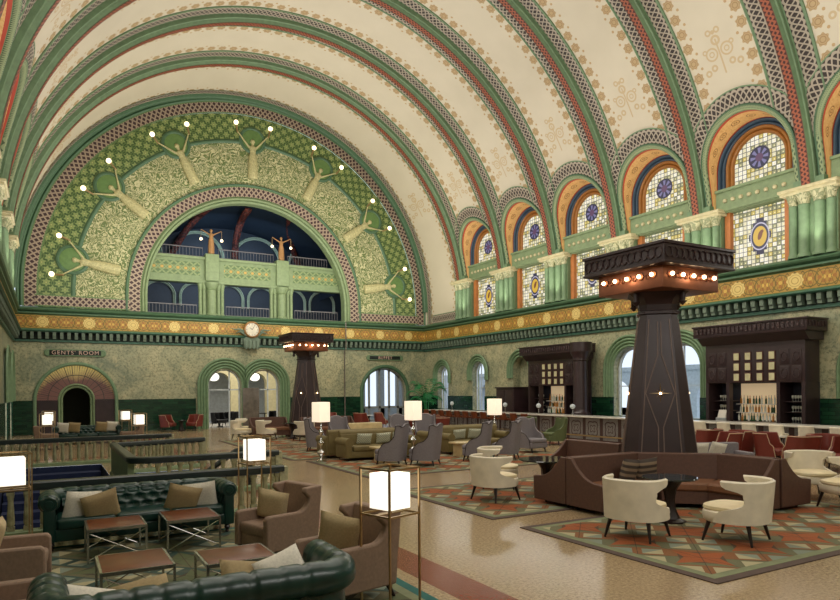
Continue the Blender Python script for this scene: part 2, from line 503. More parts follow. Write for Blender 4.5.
def mat_stripe(name, a, b, k=26.0):
    m = Mat(name, 0.8); x, y, z = m.coord('Object')
    m.color(m.mix(a, b, m.ramp((z * k + x * 2.0).sin(), -0.3, 0.3))); return m.m
M['pillow_stripe'] = mat_stripe('striped brown cushion cloth', rgb(66, 56, 50), rgb(136, 118, 96), 60.0)
def mat_lozenge():
    m = Mat('diamond cushion cloth', 0.8); x, y, z = m.coord('Object')
    a = ((x * 14.0 + z * 14.0).fr() < 0.25).mx((x * 14.0 - z * 14.0).fr() < 0.25)
    m.color(m.mix(rgb(140, 146, 130), rgb(196, 194, 170), a)); return m.m
M['pillow_lozenge'] = mat_lozenge()

def mat_fan():
    m = Mat('backlit fan light glass', 0.3); u, v, _ = m.coord('UV')   # u angle 0..1, v radius 0..1
    a = (u * 15.0).fr(); k = m.wn(m.vec((u * 15.0).fl(), 0.0, 0.0))
    n = m.noise(m.vec(u * 30.0, v * 3.0), 3.0, 3)
    c = m.mix(rgb(112, 72, 60), rgb(228, 200, 116), m.ramp((u - 0.5).abs() * -1.9 + v * 1.0 + n * 0.5 + 0.05, 0.35, 1.0))
    lead = (a < 0.09).mx(((u * 45.0).fr() < 0.13) * (v > 0.45)).mx(band(v, 0.44, 0.48))
    c = m.mix(c, rgb(40, 30, 26), lead)
    m.color(m.mix(c, (0.02, 0.02, 0.02, 1), 0.7)).emit(c, 0.42); return m.m
M['fan_glass'] = mat_fan()

def mat_mosaic():
    m = Mat('bar front mosaic', 0.4); u, v, _ = m.coord('UV')
    P = 0.95
    a = ((u / P).fr() - 0.5) * P; b = v - 0.45
    n = m.voro(m.vec(u, v), 34.0)
    d = hyp(a, b * 0.9) + ((b.at2(a)) * 4.0).cos() * 0.04
    c = m.mix(rgb(86, 82, 88), rgb(136, 132, 130), m.ramp(n, 0.1, 0.5))
    c = m.mix(c, rgb(70, 48, 46), (a.abs() > 0.39).mx(band(d, 0.25, 0.3)).mx(band(d, 0.1, 0.14)))
    m.color(c); return m.m
M['mosaic'] = mat_mosaic()
def mat_gold_rings():
    m = Mat('parapet of gilded rings', 0.5); u, v, _ = m.coord('UV')
    P = 0.42
    a = ((u / P).fr() - 0.5) * P; b = ((v / P).fr() - 0.5) * P
    d = hyp(a, b); a2 = ((u / P + 0.5).fr() - 0.5) * P; b2 = ((v / P + 0.5).fr() - 0.5) * P; d2 = hyp(a2, b2)
    c = m.mix(rgb(92, 116, 78), rgb(134, 150, 104), band(d, 0.15, 0.2).mx(band(d2, 0.15, 0.2)))
    c = m.mix(c, rgb(190, 156, 84), ((d < 0.09).mx(d2 < 0.09)) * band(v, 0.28, 0.56))
    m.color(c); m.bump(d, -0.05, 0.4); return m.m
M['gold_rings'] = mat_gold_rings()
def mat_ornament(name, c0, c1, sc=9.0, bmp=0.03):
    m = Mat(name, 0.55); x, y, z = m.coord('Object'); v = m.vec(x, y, z)
    n = m.noise(v, sc, 3, 0.5, 1.5); w = (n * 26.0).sin()
    m.color(m.mix(c0, c1, m.ramp(w, -0.4, 0.4))); m.bump(w, bmp, 0.6); return m.m
M['capital'] = mat_ornament('carved capital', rgb(146, 152, 116), rgb(198, 194, 156), 3.0)
M['red_rib'] = mat_ornament('dark red stencilled rib', rgb(44, 20, 20), rgb(112, 50, 38), 3.0)
M['mantle'] = mat_ornament('carved dark wood', rgb(48, 32, 34), rgb(66, 46, 46), 4.0, 0.02)
M['leaf_green'] = plain('leaf green paint', rgb(96, 128, 72), 0.5)
# ------------------------------------------------------------ the hall: left wall x=-1.29, right wall x=21.9, end wall y=37.8
XL, XR, YB, YF = -1.58, 21.95, 37.8, -2.4
XC, ZC, RV = 10.185, 7.27, 11.76
SP = 4.16
PIERS = [32.95 - SP * k for k in range(9)]            # 32.9 .. -0.62
def mapR(u, z, d): return (XR - d, u, z)
def mapL(u, z, d): return (XL + d, u, z)
def mapB(u, z, d): return (u, YB - d, z)
def mapF(u, z, d): return (u, YF + d, z)

def wall(mb, mp, u0, u1, z0, z1, arches, depth=0.0, soff=True):
    """wall sheet with arched holes (uc, r, zc, sill); reveals go back by depth"""
    us = {u0, u1}
    for uc, r, zc, sill in arches:
        for k in range(25): us.add(round(min(max(uc - r * math.cos(PI * k / 24), u0), u1), 5))
    us = sorted(us)
    for a, b in zip(us, us[1:]):
        if b - a < 1e-4: continue
        mid = (a + b) / 2; hit = None
        for A in arches:
            if abs(mid - A[0]) < A[1]: hit = A
        if not hit: mb.face([mp(a, z0, 0), mp(b, z0, 0), mp(b, z1, 0), mp(a, z1, 0)])
        else:
            uc, r, zc, sill = hit
            top = lambda u: zc + math.sqrt(max(0, r * r - (u - uc) ** 2))
            ta, tb = min(top(a), z1), min(top(b), z1)
            if ta < z1 or tb < z1: mb.face([mp(a, ta, 0), mp(b, tb, 0), mp(b, z1, 0), mp(a, z1, 0)])
            if sill > z0: mb.face([mp(a, z0, 0), mp(b, z0, 0), mp(b, sill, 0), mp(a, sill, 0)])
            if depth:
                if top(mid) < z1: mb.face([mp(a, ta, 0), mp(b, tb, 0), mp(b, tb, -depth), mp(a, ta, -depth)])
    if depth:
        for uc, r, zc, sill in arches:
            for s in (-1, 1):
                zt = min(zc, z1); z_ = max(sill, z0)
                mb.face([mp(uc + s * r, z_, 0), mp(uc + s * r, zt, 0), mp(uc + s * r, zt, -depth), mp(uc + s * r, z_, -depth)])
            if sill > z0: mb.face([mp(uc - r, sill, 0), mp(uc + r, sill, 0), mp(uc + r, sill, -depth), mp(uc - r, sill, -depth)])

def sweep(mb, prof, uc, zc, zbot, mp, n=40, a0=0.0, a1=PI, vspan=None):
    """profile [(radius, out)] swept round an arch with straight legs down to zbot; UV = (length, across)"""
    rm = sum(p[0] for p in prof) / len(prof); path = []
    full = a0 == 0.0 and a1 == PI
    if full and zbot < zc:
        k = max(1, int((zc - zbot) / 0.5)); path += [('l', 1, zbot + (zc - zbot) * i / k) for i in range(k)]
    path += [('a', a0 + (a1 - a0) * i / n, 0) for i in range(n + 1)]
    if full and zbot < zc: path += [('l', -1, zc - (zc - zbot) * (i + 1) / k) for i in range(k)]
    P, U = [], []; L = 0.0; last = None; tot = [0.0]
    for j in range(1, len(prof)): tot.append(tot[-1] + math.dist(prof[j], prof[j - 1]))
    for t in path:
        row = []
        for r, d in prof:
            if t[0] == 'l': row.append(mp(uc + t[1] * r, t[2], d))
            else: row.append(mp(uc + r * math.cos(t[1]), zc + r * math.sin(t[1]), d))
        c = (uc + t[1] * rm, t[2]) if t[0] == 'l' else (uc + rm * math.cos(t[1]), zc + rm * math.sin(t[1]))
        if last: L += math.dist(c, last)
        last = c; P.append(row)
        U.append([(L, (tt / tot[-1]) * (vspan or 1.0)) for tt in tot])
    mb.grid(P, U)

def steps(r0, r1, n, d0, d1):
    """stepped round mouldings between two radii"""
    out = []
    for i in range(n):
        a = r0 + (r1 - r0) * i / n; b = r0 + (r1 - r0) * (i + 1) / n
        for k in range(7):
            t = k / 6; out.append((a + (b - a) * t * 0.96, d0 + (d1 - d0) * i / max(1, n - 1) + 0.07 * math.sin(PI * t)))
    return out

# floor with the two stair openings
mb = MB()
xs = [XL - 0.3, -1.1, 1.3, 3.6, 7, 12, 17, XR + 0.6]; ys = [YF, 2, 6, 11.35, 14.0, 18.3, 21.2, 26, 32, YB + 0.6]
for i in range(len(xs) - 1):
    for j in range(len(ys) - 1):
        cx, cy = (xs[i] + xs[i + 1]) / 2, (ys[j] + ys[j + 1]) / 2
        if -1.1 < cx < 1.3 and 11.35 < cy < 21.2: continue
        if 1.3 < cx < 3.6 and 14.0 < cy < 18.3: continue
        mb.face([(xs[i], ys[j], 0), (xs[i + 1], ys[j], 0), (xs[i + 1], ys[j + 1], 0), (xs[i], ys[j + 1], 0)])
floor = struct('floor', mb, M['floor'], angle=0)
# stairwell: lower floor, lining walls, navy runner flights
mb = MB(); mb.face([(-1.1, 11.35, -3.0), (3.6, 11.35, -3.0), (3.6, 21.2, -3.0), (-1.1, 21.2, -3.0)]); 
struct('floor_lower', mb, M['navy'], angle=0)
mb = MB()
z = (-3.0, 0.0)
loop = [(-1.1, 11.35), (1.3, 11.35), (1.3, 14.0), (3.6, 14.0), (3.6, 18.3), (1.3, 18.3), (1.3, 21.2), (-1.1, 21.2)]
for a, b in zip(loop, loop[1:] + loop[:1]): mb.face([(a[0], a[1], -3), (b[0], b[1], -3), (b[0], b[1], -0.003), (a[0], a[1], -0.003)])
struct('wall_stairwell', mb, M['navy'], angle=0)
def stair(name, x0, x1, y0, y1, n, z0, z1, mat):
    mb = MB()
    for i in range(n):
        ya = y0 + (y1 - y0) * i / n; yb = y0 + (y1 - y0) * (i + 1) / n; zt = z0 + (z1 - z0) * (i + 1) / n
        mb.box(x0, x1, min(ya, yb), max(ya, yb), -2.99, zt - 0.01)
    o = struct(name, mb, mat); return o
stair('stair_flight', -1.05, 1.25, 13.2, 21.1, 16, -2.9, -0.15, M['navy'])

# lower walls
fan = (1.2, 1.78, 1.72, 0.0); pairA = (8.72, 0.93, 2.47, 0.0); pairB = (10.98, 0.93, 2.47, 0.0); archR = (18.93, 1.56, 1.98, 0.0)
mb = MB(); wall(mb, mapB, XL - 0.3, XR + 0.3, 0, 6.45, [fan, pairA, pairB, archR], 0.55)
mb.face([mapB(XL - 0.3, 0, 0.56), mapB(XL - 0.29, 0, 0.56), mapB(XL - 0.29, 0.01, 0.56), mapB(XL - 0.3, 0.01, 0.56)])
struct('wall_back', mb, M['marble'], angle=30)
Rarch = [(35.5, 0.64, 3.0, 0.9), (31.5, 0.64, 3.1, 0.9), (27.55, 0.66, 3.15, 0.9), (20.0, 0.95, 2.95, 0.9), (17.45, 0.95, 2.95, 0.9), (9.9, 1.0, 2.6, 0.9), (5.6, 1.0, 2.6, 0.9)]
mb = MB(); wall(mb, mapR, YF, YB, 0, 6.45, Rarch, 0.5); struct('wall_right', mb, M['marble'], angle=30)
Larch = [(35.0, 1.0, 2.7, 0.0), (31.3, 1.0, 2.7, 0.0)]
mb = MB(); wall(mb, mapL, YF, YB, 0, 6.45, Larch, 0.4); struct('wall_left', mb, M['marble'], angle=30)
mb = MB(); wall(mb, mapF, XL - 0.3, XR + 0.3, 0, 19.5, []); struct('wall_front', mb, M['marble'], angle=0)
# glossy tile wainscot
def wains(name, mp, u0, u1, arches):
    mb = MB(); wall(mb, lambda u, z, d: mp(u, z, d + 0.05), u0, u1, 0, 1.72, arches, 0.05)
    mb.face([mp(u0, 1.72, 0.05), mp(u1, 1.72, 0.05), mp(u1, 1.72, 0), mp(u0, 1.72, 0)])
    struct(name, mb, M['tile'], angle=0)
big = lambda A: [(a[0], a[1], 9, a[3]) for a in A]
wains('trim_1', mapB, XL, 7.1, [(1.2, 1.93, 9, 0)]); wains('trim_2', mapB, 12.5, XR, [(18.93, 1.75, 9, 0)])
wains('trim_3', mapR, YF, YB, big(Rarch)); wains('trim_4', mapL, YF, YB, big(Larch))

# cornice round the walls: teal mould, dentils, frieze, ledge
def cornice(i, mp, u0, u1, ph, fp=0.0):
    mb = MB()
    pr = [(0.0, 4.66), (0.1, 4.68), (0.1, 4.78), (0.02, 4.8), (0.02, 5.16), (0.34, 5.17), (0.4, 5.22), (0.34, 5.27), (0.15, 5.3), (0.12, 5.32)]
    mb.grid([[mp(u, z, d) for d, z in pr] for u in (u0, u1)], smooth=False)
    struct('trim_%d' % i, mb, M['black_green'] if False else M['teal'], angle=0)
    mb = MB(); P = 0.325; n = int((u1 - u0) / P)
    for k in range(n + 1):
        u = u0 + ph + k * P
        if u + 0.17 > u1: break
        for d0, d1, z0, z1 in ((0.02, 0.3, 4.95, 5.17), (0.02, 0.25, 4.82, 4.95)):
            a, b = mp(u, z0, d0), mp(u + 0.15, z1, d1)
            mb.box(min(a[0], b[0]), max(a[0], b[0]), min(a[1], b[1]), max(a[1], b[1]), z0, z1)
    struct('trim_%d' % (i + 10), mb, M['dentil'], angle=0)
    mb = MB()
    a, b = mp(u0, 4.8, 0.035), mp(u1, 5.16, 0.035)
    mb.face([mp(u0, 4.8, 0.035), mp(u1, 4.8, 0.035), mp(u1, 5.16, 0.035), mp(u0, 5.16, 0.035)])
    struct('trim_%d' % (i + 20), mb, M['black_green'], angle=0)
    mb = MB(); nn = 2
    mb.grid([[mp(u, z, 0.12) for z in (5.31, 6.05)] for u in (u0, u1)], [[(u - fp, 0.0), (u - fp, 0.8)] for u in (u0, u1)], smooth=False)
    struct('trim_%d' % (i + 30), mb, M['frieze'], angle=0)
    mb = MB()
    pr = [(0.12, 6.03), (0.24, 6.08), (0.24, 6.14), (0.16, 6.18), (0.3, 6.24), (0.34, 6.3), (0.3, 6.34), (0.06, 6.44), (-0.55, 6.44)]
    mb.grid([[mp(u, z, d) for d, z in pr] for u in (u0, u1)], smooth=False)
    struct('trim_%d' % (i + 40), mb, M['green_dark'], angle=0)
cornice(5, mapB, XL, XR, 0.1, 0.75); cornice(6, mapR, YF, YB, 0.2, 1.2); cornice(7, mapL, YF, YB, 0.2, 1.2)

# arch mouldings on the lower walls
def mould(name, prof, uc, zc, zbot, mp, mat, a0=0.0, a1=PI, n=32):
    mb = MB(); sweep(mb, prof, uc, zc, zbot, mp, n, a0, a1); return struct(name, mb, mat, angle=60)
k = 60
for uc in (8.72, 10.98):
    a1 = math.acos(1.13 / 1.55)
    s = (a1, PI) if uc > 9 else (0.0, PI - a1)
    # the two mouldings meet on the line between the openings
    mb = MB(); pr = steps(0.93, 1.56, 4, 0.03, 0.12)
    P, U = [], []
    for i in range(41):
        t = PI * i / 40; row = []
        for r, d in pr:
            u = uc + r * math.cos(t); u = min(u, 9.85) if uc < 9 else max(u, 9.85); row.append(mapB(u, 2.47 + r * math.sin(t), d))
        P.append(row)
    for lo in (0, 1):
        leg = []
        for r, d in pr:
            u = uc + (r if lo == 0 else -r); u = min(u, 9.85) if uc < 9 else max(u, 9.85); leg.append(mapB(u, 0.0, d))
        P = [leg] + P if lo == 0 else P + [leg]
    mb.grid(P); struct('trim_%d' % k, mb, M['green'], angle=60); k += 1
mould('trim_62', [(1.56, 0.02), (1.56, 0.1), (1.62, 0.15), (1.72, 0.15), (1.78, 0.1), (1.78, 0.0)], 18.93, 1.98, 0, mapB, M['green_dark'])
mould('trim_63', [(1.78, 0.02), (1.78, 0.1), (1.82, 0.13), (1.9, 0.13), (1.95, 0.08), (1.95, 0.0)], 1.2, 1.72, 0, mapB, M['green'])
k = 64
for uc, r, zc, sill in Rarch:
    w = 0.55 if r > 0.7 else 0.45
    mb = MB(); sweep(mb, steps(r, r + w, 4 if r > .7 else 3, 0.02, 0.1), uc, zc, zc - 0.45 if r < .7 else 1.72, mapR, 28)
    struct('trim_%d' % k, mb, M['green'], angle=60); k += 1
for uc, r, zc, sill in Larch:
    mb = MB(); sweep(mb, steps(r, r + 0.4, 3, 0.02, 0.1), uc, zc, 1.72, mapL, 20); struct('trim_%d' % k, mb, M['green'], angle=60); k += 1

# ------------------------------------------------------------ vault with lunette cuts
RW, ZW = 1.6, 10.15          # lunette radius and centre height
def vx(z, inset=0.0):          # distance of the vault surface from the hall axis at height z
    r = RV - inset
    return math.sqrt(max(0.0, r * r - (z - ZC) ** 2))
def vault_pt(y, th, inset=0.0):  # th measured from the right springing
    r = RV - inset
    return (XC + r * math.cos(th), y, ZC + r * math.sin(th))
def th_of(z): return math.asin(min(1, (z - ZC) / RV))
ARC = RV * PI
mb = MB(); NV = 64
def bay_columns(yc):
    t = [yc + RW * math.sin(-PI / 2 + PI * i / 28) for i in range(29)]
    return [yc - SP / 2, yc - 1.85] + t + [yc + 1.85, yc + SP / 2]
for b in range(len(PIERS) - 1):
    yc = (PIERS[b] + PIERS[b + 1]) / 2; P, U = [], []
    for y in bay_columns(yc):
        dy = abs(y - yc)
        z0 = 8.7 if dy > RW + 1e-5 else ZW + math.sqrt(max(0, RW * RW - dy * dy))
        if abs(dy - RW) < 1e-4: z0 = ZW
        t0 = th_of(z0); row, ur = [], []
        for j in range(NV + 1):
            t = t0 + (PI - 2 * t0) * j / NV
            row.append(vault_pt(y, t)); ur.append((y - yc, RV * t))
        P.append(row); U.append(ur)
    mb.grid(P, U)
for ya, yb, z0 in ((PIERS[0], YB, 6.4), (YF, PIERS[-1], 6.4)):
    yc = (ya + yb) / 2; P, U = [], []; t0 = th_of(7.25)
    for y in (ya, yb):
        row = [(XR, y, z0)] + [vault_pt(y, t0 + (PI - 2 * t0) * j / NV) for j in range(NV + 1)] + [(XL, y, z0)]
        sc = 1.0
        uu = (y - yc) * (1.55 / ((yb - ya) / 2)) 
        P.append(row); U.append([(uu, -0.8)] + [(uu, RV * PI * j / NV) for j in range(NV + 1)] + [(uu, ARC + 0.8)])
    mb.grid(P, U)
struct('ceiling', mb, M['panel'], angle=60)

# ribs
def rib(name, y, z0, w=0.24, dp=0.34, red=True):
    prof = [(-w, 0.0), (-w, dp * 0.55), (-w + 0.04, dp * 0.62), (-w + 0.06, dp * 0.8), (-w + 0.09, dp), (w - 0.09, dp), (w - 0.06, dp * 0.8), (w - 0.04, dp * 0.62), (w, dp * 0.55), (w, 0.0)]
    mb = MB(); t0 = th_of(z0); n = 72
    mb.grid([[vault_pt(y + a, t0 + (PI - 2 * t0) * i / n, d) for a, d in prof] for i in range(n + 1)], smooth=False)
    o = struct(name, mb, M['green'], angle=30)
    mb = MB(); P, U = [], []
    for i in range(n + 1):
        t = t0 + (PI - 2 * t0) * i / n
        P.append([vault_pt(y + a, t, dp + 0.015) for a in (-w + 0.09, w - 0.09)]); U.append([(RV * t, 0), (RV * t, 1)])
    mb.grid(P, U); mb.build('braided_band', M['knot_red'], o)
    for s in (-1, 1):
        mb = MB(); P, U = [], []
        for i in range(n + 1):
            zt = max(z0, 11.2); t1 = th_of(zt); t = t1 + (PI - 2 * t1) * i / n
            P.append([vault_pt(y + s * a, t, 0.035) for a in (w, w + 0.56)]); U.append([(RV * t, 0), (RV * t, 1)])
        mb.grid(P, U); mb.build('interlace_band', M['knot'], o)
        mb = MB(); mb.path([vault_pt(y + s * (w + 0.58), t1 + (PI - 2 * t1) * i / n, 0.03) for i in range(n + 1)], 0.035, 6)
        mb.build('bead', M['green'], o)
k = 80
for y in PIERS: rib('trim_%d' % k, y, 8.7); k += 1
# rib at the end wall (no openings beside it, so its bands come all the way down)
mb = MB(); n = 72
prof = [(-0.5, 0.0), (-0.48, 0.08), (-0.34, 0.12), (-0.3, 0.18), (0.0, 0.2)]
mb.grid([[vault_pt(YB + a, PI * i / n, d) for a, d in prof] for i in range(n + 1)], smooth=False)
struct('trim_%d' % k, mb, M['green_dark'], angle=30); k += 1
for ys, zz in (((YB - 1.0, YB - 0.5), 0), ((PIERS[0] + 0.24, PIERS[0] + 0.8), 0)):
    mb = MB(); P, U = [], []
    for i in range(-4, n + 5):
        t = min(max(i, 0), n) * PI / n; drop = 0.2 * (abs(i) if i < 0 else (i - n if i > n else 0))
        row = [vault_pt(y, t, 0.035) for y in ys]; row = [(x, y, z - drop) for x, y, z in row]
        P.append(row); U.append([(RV * PI * i / n, 0), (RV * PI * i / n, 1)])
    mb.grid(P, U); struct('trim_%d' % k, mb, M['knot'], angle=60); k += 1
for side in (1, -1):
    mb = MB(); P, U = [], []
    for z_ in (6.42, 7.0): P.append([((XR - 0.04) if side > 0 else (XL + 0.04), y, z_) for y in (PIERS[0] + 0.8, YB - 1.1)])
    mb.grid([list(r) for r in zip(*P)], [[(y, 0), (y, 1)] for y in (PIERS[0] + 0.8, YB - 1.1)]); struct('trim_%d' % k, mb, M['knot'], angle=0); k += 1

# lunettes: interlace ring, rope mould, reveal, window surround, glass, parapet, lower window
win = 1
for side in (1, -1):
    WX = XR + 0.32 if side > 0 else XL - 0.32
    def sx(z, inset): return XC + side * vx(z, inset)
    for b in range(len(PIERS) - 1):
        yc = (PIERS[b] + PIERS[b + 1]) / 2
        if side < 0 and b < 0: continue
        # interlace ring lying on the vault
        mb = MB(); P, U = [], []
        for i in range(41):
            t = PI * i / 40; row = []
            for r in (RW + 0.16, RW + 0.3, RW + 0.5, RW + 0.74):
                y = yc + max(-1.84, min(1.84, r * math.cos(t))); z_ = ZW + r * math.sin(t)
                row.append((sx(z_, 0.04), y, z_))
            P.append(row); U.append([(t * 2.0, v) for v in (0, 0.25, 0.6, 1)])
        mb.grid(P, U); struct('trim_%d' % k, mb, M['knot'], angle=60); k += 1
        # rope mould round the opening, and a green fillet
        mb = MB(); P, U = [], []; pts = [(-1, 8.7), (-1, 9.4)] + [None] * 33 + [(1, 9.4), (1, 8.7)]; L = 0
        mbf = MB(); fil = []
        for i, q in enumerate(pts):
            row = []; t = PI - PI * (i - 2) / 32
            for r, ins in ((RW, -0.05), (RW, 0.08), (RW + 0.04, 0.12), (RW + 0.12, 0.12), (RW + 0.16, 0.08), (RW + 0.17, 0.0)):
                if q: y, z_ = yc + q[0] * r, q[1]
                else: y, z_ = yc + r * math.cos(t), ZW + r * math.sin(t)
                row.append((sx(z_, ins), y, z_))
            L += 0.16; P.append(row); U.append([(L, v) for v in (0, 0.2, 0.35, 0.65, 0.8, 1)])
            fil.append(row[4])
        mb.grid(P, U); struct('trim_%d' % k, mb, M['rope'], angle=60); k += 1
        mbf.path(fil, 0.045, 6); struct('trim_%d' % k, mbf, M['green_dark'], angle=60); k += 1
        # reveal from the vault back to the window wall
        mb = MB(); P, U = [], []; L = 0
        for i, q in enumerate(pts):
            t = PI - PI * (i - 2) / 32
            y, z_ = (yc + q[0] * RW, q[1]) if q else (yc + RW * math.cos(t), ZW + RW * math.sin(t))
            x0 = sx(z_, -0.02); L += 0.155
            ys_, zs_ = (yc + q[0] * 1.52, q[1]) if q else (yc + 1.52 * math.cos(t), ZW + 0.02 + 1.52 * math.sin(t))
            P.append([(x0, y, z_), (WX - side * 0.22, ys_, zs_)]); U.append([(L, 0), (L, 1)])
        mb.grid(P, U); struct('trim_%d' % k, mb, M['soffit'], angle=60); k += 1
        mq = lambda u, z, d: (WX - side * d, u, z)
        mb = MB(); sweep(mb, [(1.26, 0.0)] + steps(1.27, 1.53, 2, 0.12, 0.2), yc, ZW + 0.05, 9.3, mq, 32); struct('trim_%d' % k, mb, M['blue_arch'], angle=60); k += 1
        mb = MB(); sweep(mb, [(0.96, 0.0)] + steps(0.97, 1.27, 2, 0.04, 0.1), yc, ZW + 0.1, 9.3, mq, 32); struct('trim_%d' % k, mb, M['brown_arch'], angle=60); k += 1
        # arched light
        mb = MB(); rg = 0.99; zc = ZW + 0.1
        ang = [PI * i / 32 for i in range(33)]
        poly = [(yc + rg * math.cos(a), zc + rg * math.sin(a)) for a in ang] + [(yc - rg, 9.45), (yc + rg, 9.45)]
        mb.face([(WX, y, z_) for y, z_ in poly], [(y - yc, z_ - zc - 0.15) for y, z_ in poly])
        struct('window_%d' % win, mb, M['glass_arch'], angle=0); win += 1
        # parapet with bosses
        mb = MB()
        xa, xb = sorted((WX, WX - side * 0.36)); mb.box(xa, xb, yc - 1.5, yc + 1.5, 8.62, 9.42)
        xa, xb = sorted((WX, WX - side * 0.44)); mb.box(xa, xb, yc - 1.5, yc + 1.5, 9.4, 9.5)
        xa, xb = sorted((WX, WX - side * 0.46)); mb.box(xa, xb, yc - 1.5, yc + 1.5, 8.66, 8.74)
        o = struct('trim_%d' % k, mb, M['green_light'], angle=30); k += 1
        mb = MB()
        for i in range(8): mb.sphere((WX - side * 0.37, yc - 1.12 + 0.32 * i, 9.05), 0.085, 5)
        mb.build('boss', M['ivory'], o, angle=0)
        # lower square light with jambs
        mb = MB(); z0, z1 = 6.5, 8.6
        mb.face([(WX, yc - 1.03, z0), (WX, yc + 1.03, z0), (WX, yc + 1.03, z1), (WX, yc - 1.03, z1)], [(-1.03, -1.05), (1.03, -1.05), (1.03, 1.05), (-1.03, 1.05)])
        struct('window_%d' % win, mb, M['glass_rect'], angle=0); win += 1
        mb = MB()
        for s in (-1, 1):
            xa, xb = sorted((WX, WX - side * 0.2)); ya, yb = sorted((yc + s * 1.03, yc + s * 1.25)); mb.box(xa, xb, ya, yb, 6.42, 8.64)
        struct('trim_%d' % k, mb, M['orange_jamb'], angle=30); k += 1
    # wall behind
    mb = MB(); mb.face([(WX + side * 0.02, YF, 6.3), (WX + side * 0.02, YB, 6.3), (WX + side * 0.02, YB, 12.2), (WX + side * 0.02, YF, 12.2)])
    struct('wall_clerestory_%s' % ('right' if side > 0 else 'left'), mb, M['green'], angle=0)
    # pier clusters
    for y in PIERS:
        x0 = XR if side > 0 else XL
        mb = MB()
        xa, xb = sorted((x0 + side * 0.3, x0 - side * 0.06)); mb.box(xa, xb, y - 0.8, y + 0.8, 6.42, 8.7)
        for dy, r in ((-0.62, 0.13), (-0.25, 0.17), (0.25, 0.17), (0.62, 0.13)):
            mb.lathe([(r * 1.3, 6.42), (r * 1.3, 6.5), (r * 1.05, 6.56), (r, 6.62), (r, 8.1), (r * 1.1, 8.12), (r * 1.1, 8.16), (r, 8.18)], (x0 - side * 0.1, y + dy, 0), 14)
        o = struct('trim_%d' % k, mb, M['green'] , angle=40); k += 1
        mb = MB()
        for dy, r in ((-0.62, 0.13), (-0.25, 0.17), (0.25, 0.17), (0.62, 0.13)):
            mb.lathe([(r, 8.16), (r * 1.15, 8.3), (r * 1.5, 8.45), (r * 1.75, 8.52)], (x0 - side * 0.1, y + dy, 0), 12)
        mb.build('carved_capital', M['capital'], o)
        mb = MB()
        xa, xb = sorted((x0 + side * 0.2, x0 - side * 0.4)); mb.box(xa, xb, y - 0.92, y + 0.92, 8.52, 8.64, bev=0.02)
        xa, xb = sorted((x0 + side * 0.2, x0 - side * 0.46)); mb.box(xa, xb, y - 0.97, y + 0.97, 8.62, 8.72, bev=0.02)
        mb.build('abacus', M['ivory'], o)
        # springing drum under the rib
        mb = MB(); xa, xb = sorted((x0, x0 - side * 0.3))
        mb.box(xa, xb, y - 0.5, y + 0.5, 8.7, 8.95); mb.build('springer', M['green'], o)

# ------------------------------------------------------------ end wall tympanum
mq = lambda u, z, d: (u, YB - d, z)
XT, ZT = 10.37, 7.28
def ring(name, r0, r1, d, mat, zbot=6.44, vspan=None, n=96):
    mb = MB(); sweep(mb, [(r0, d), (r1, d)], XT, ZT, zbot, mq, n, vspan=vspan); return struct(name, mb, mat, angle=0)
k = 400
ring('trim_%d' % k, 10.85, 11.52, 0.1, M['lattice']); k += 1
mb = MB(); sweep(mb, steps(11.5, 11.82, 2, 0.1, 0.16), XT, ZT, 6.44, mq, 96); struct('trim_%d' % k, mb, M['green_dark'], angle=60); k += 1
ring('trim_%d' % k, 9.38, 10.86, 0.06, M['flowers'], vspan=1.48); k += 1
mb = MB(); sweep(mb, steps(9.18, 9.42, 1, 0.06, 0.06), XT, ZT, 6.44, mq, 96); struct('trim_%d' % k, mb, M['green_dark'], angle=60); k += 1
ring('trim_%d' % k, 6.8, 9.2, 0.06, M['foliage'], vspan=2.4); k += 1
ring('trim_%d' % k, 6.05, 6.75, 0.1, M['lattice']); k += 1
mb = MB(); sweep(mb, [(5.75, -0.5), (5.75, 0.05)] + steps(5.77, 6.06, 2, 0.05, 0.14), XT, ZT, 6.44, mq, 96); struct('trim_%d' % k, mb, M['green_light'], angle=60); k += 1
mb = MB(); sweep(mb, [(6.72, 0.1), (6.74, 0.16), (6.79, 0.18), (6.84, 0.16), (6.86, 0.05)], XT, ZT, 6.44, mq, 96); struct('trim_%d' % k, mb, M['green_dark'], angle=60); k += 1
for a, b in ((XT - 11.0, XT - 6.6), (XT + 6.6, XT + 11.0)):
    mb = MB(); mb.grid([[mq(u, z_, 0.13) for z_ in (6.46, 7.06)] for u in (a, b)], [[(u, 0), (u, 1)] for u in (a, b)]); struct('trim_%d' % k, mb, M['lattice'], angle=0); k += 1
for i in range(7):
    t = PI / 2 + (i - 3) * math.radians(26.67); t = PI - t
    c = (XT + 9.45 * math.cos(t), ZT + 9.45 * math.sin(t))
    mb = MB(); mb.lathe([(0.78, 0), (0.78, 0.05), (0.72, 0.1), (0.64, 0.1), (0.6, 0.05), (0.1, 0.02)], n=28, M=Matrix.Translation((c[0], YB - 0.08, c[1])) @ Matrix.Rotation(PI / 2, 4, 'X'))
    struct('trim_%d' % k, mb, M['green_dark'], angle=50); k += 1
    mb = MB(); mb.lathe([(0.6, 0), (0.6, 0.03), (0.5, 0.045), (0.0001, 0.045)], n=28, M=Matrix.Translation((c[0], YB - 0.11, c[1])) @ Matrix.Rotation(PI / 2, 4, 'X'))
    struct('trim_%d' % k, mb, M['leaf_green'], angle=50); k += 1

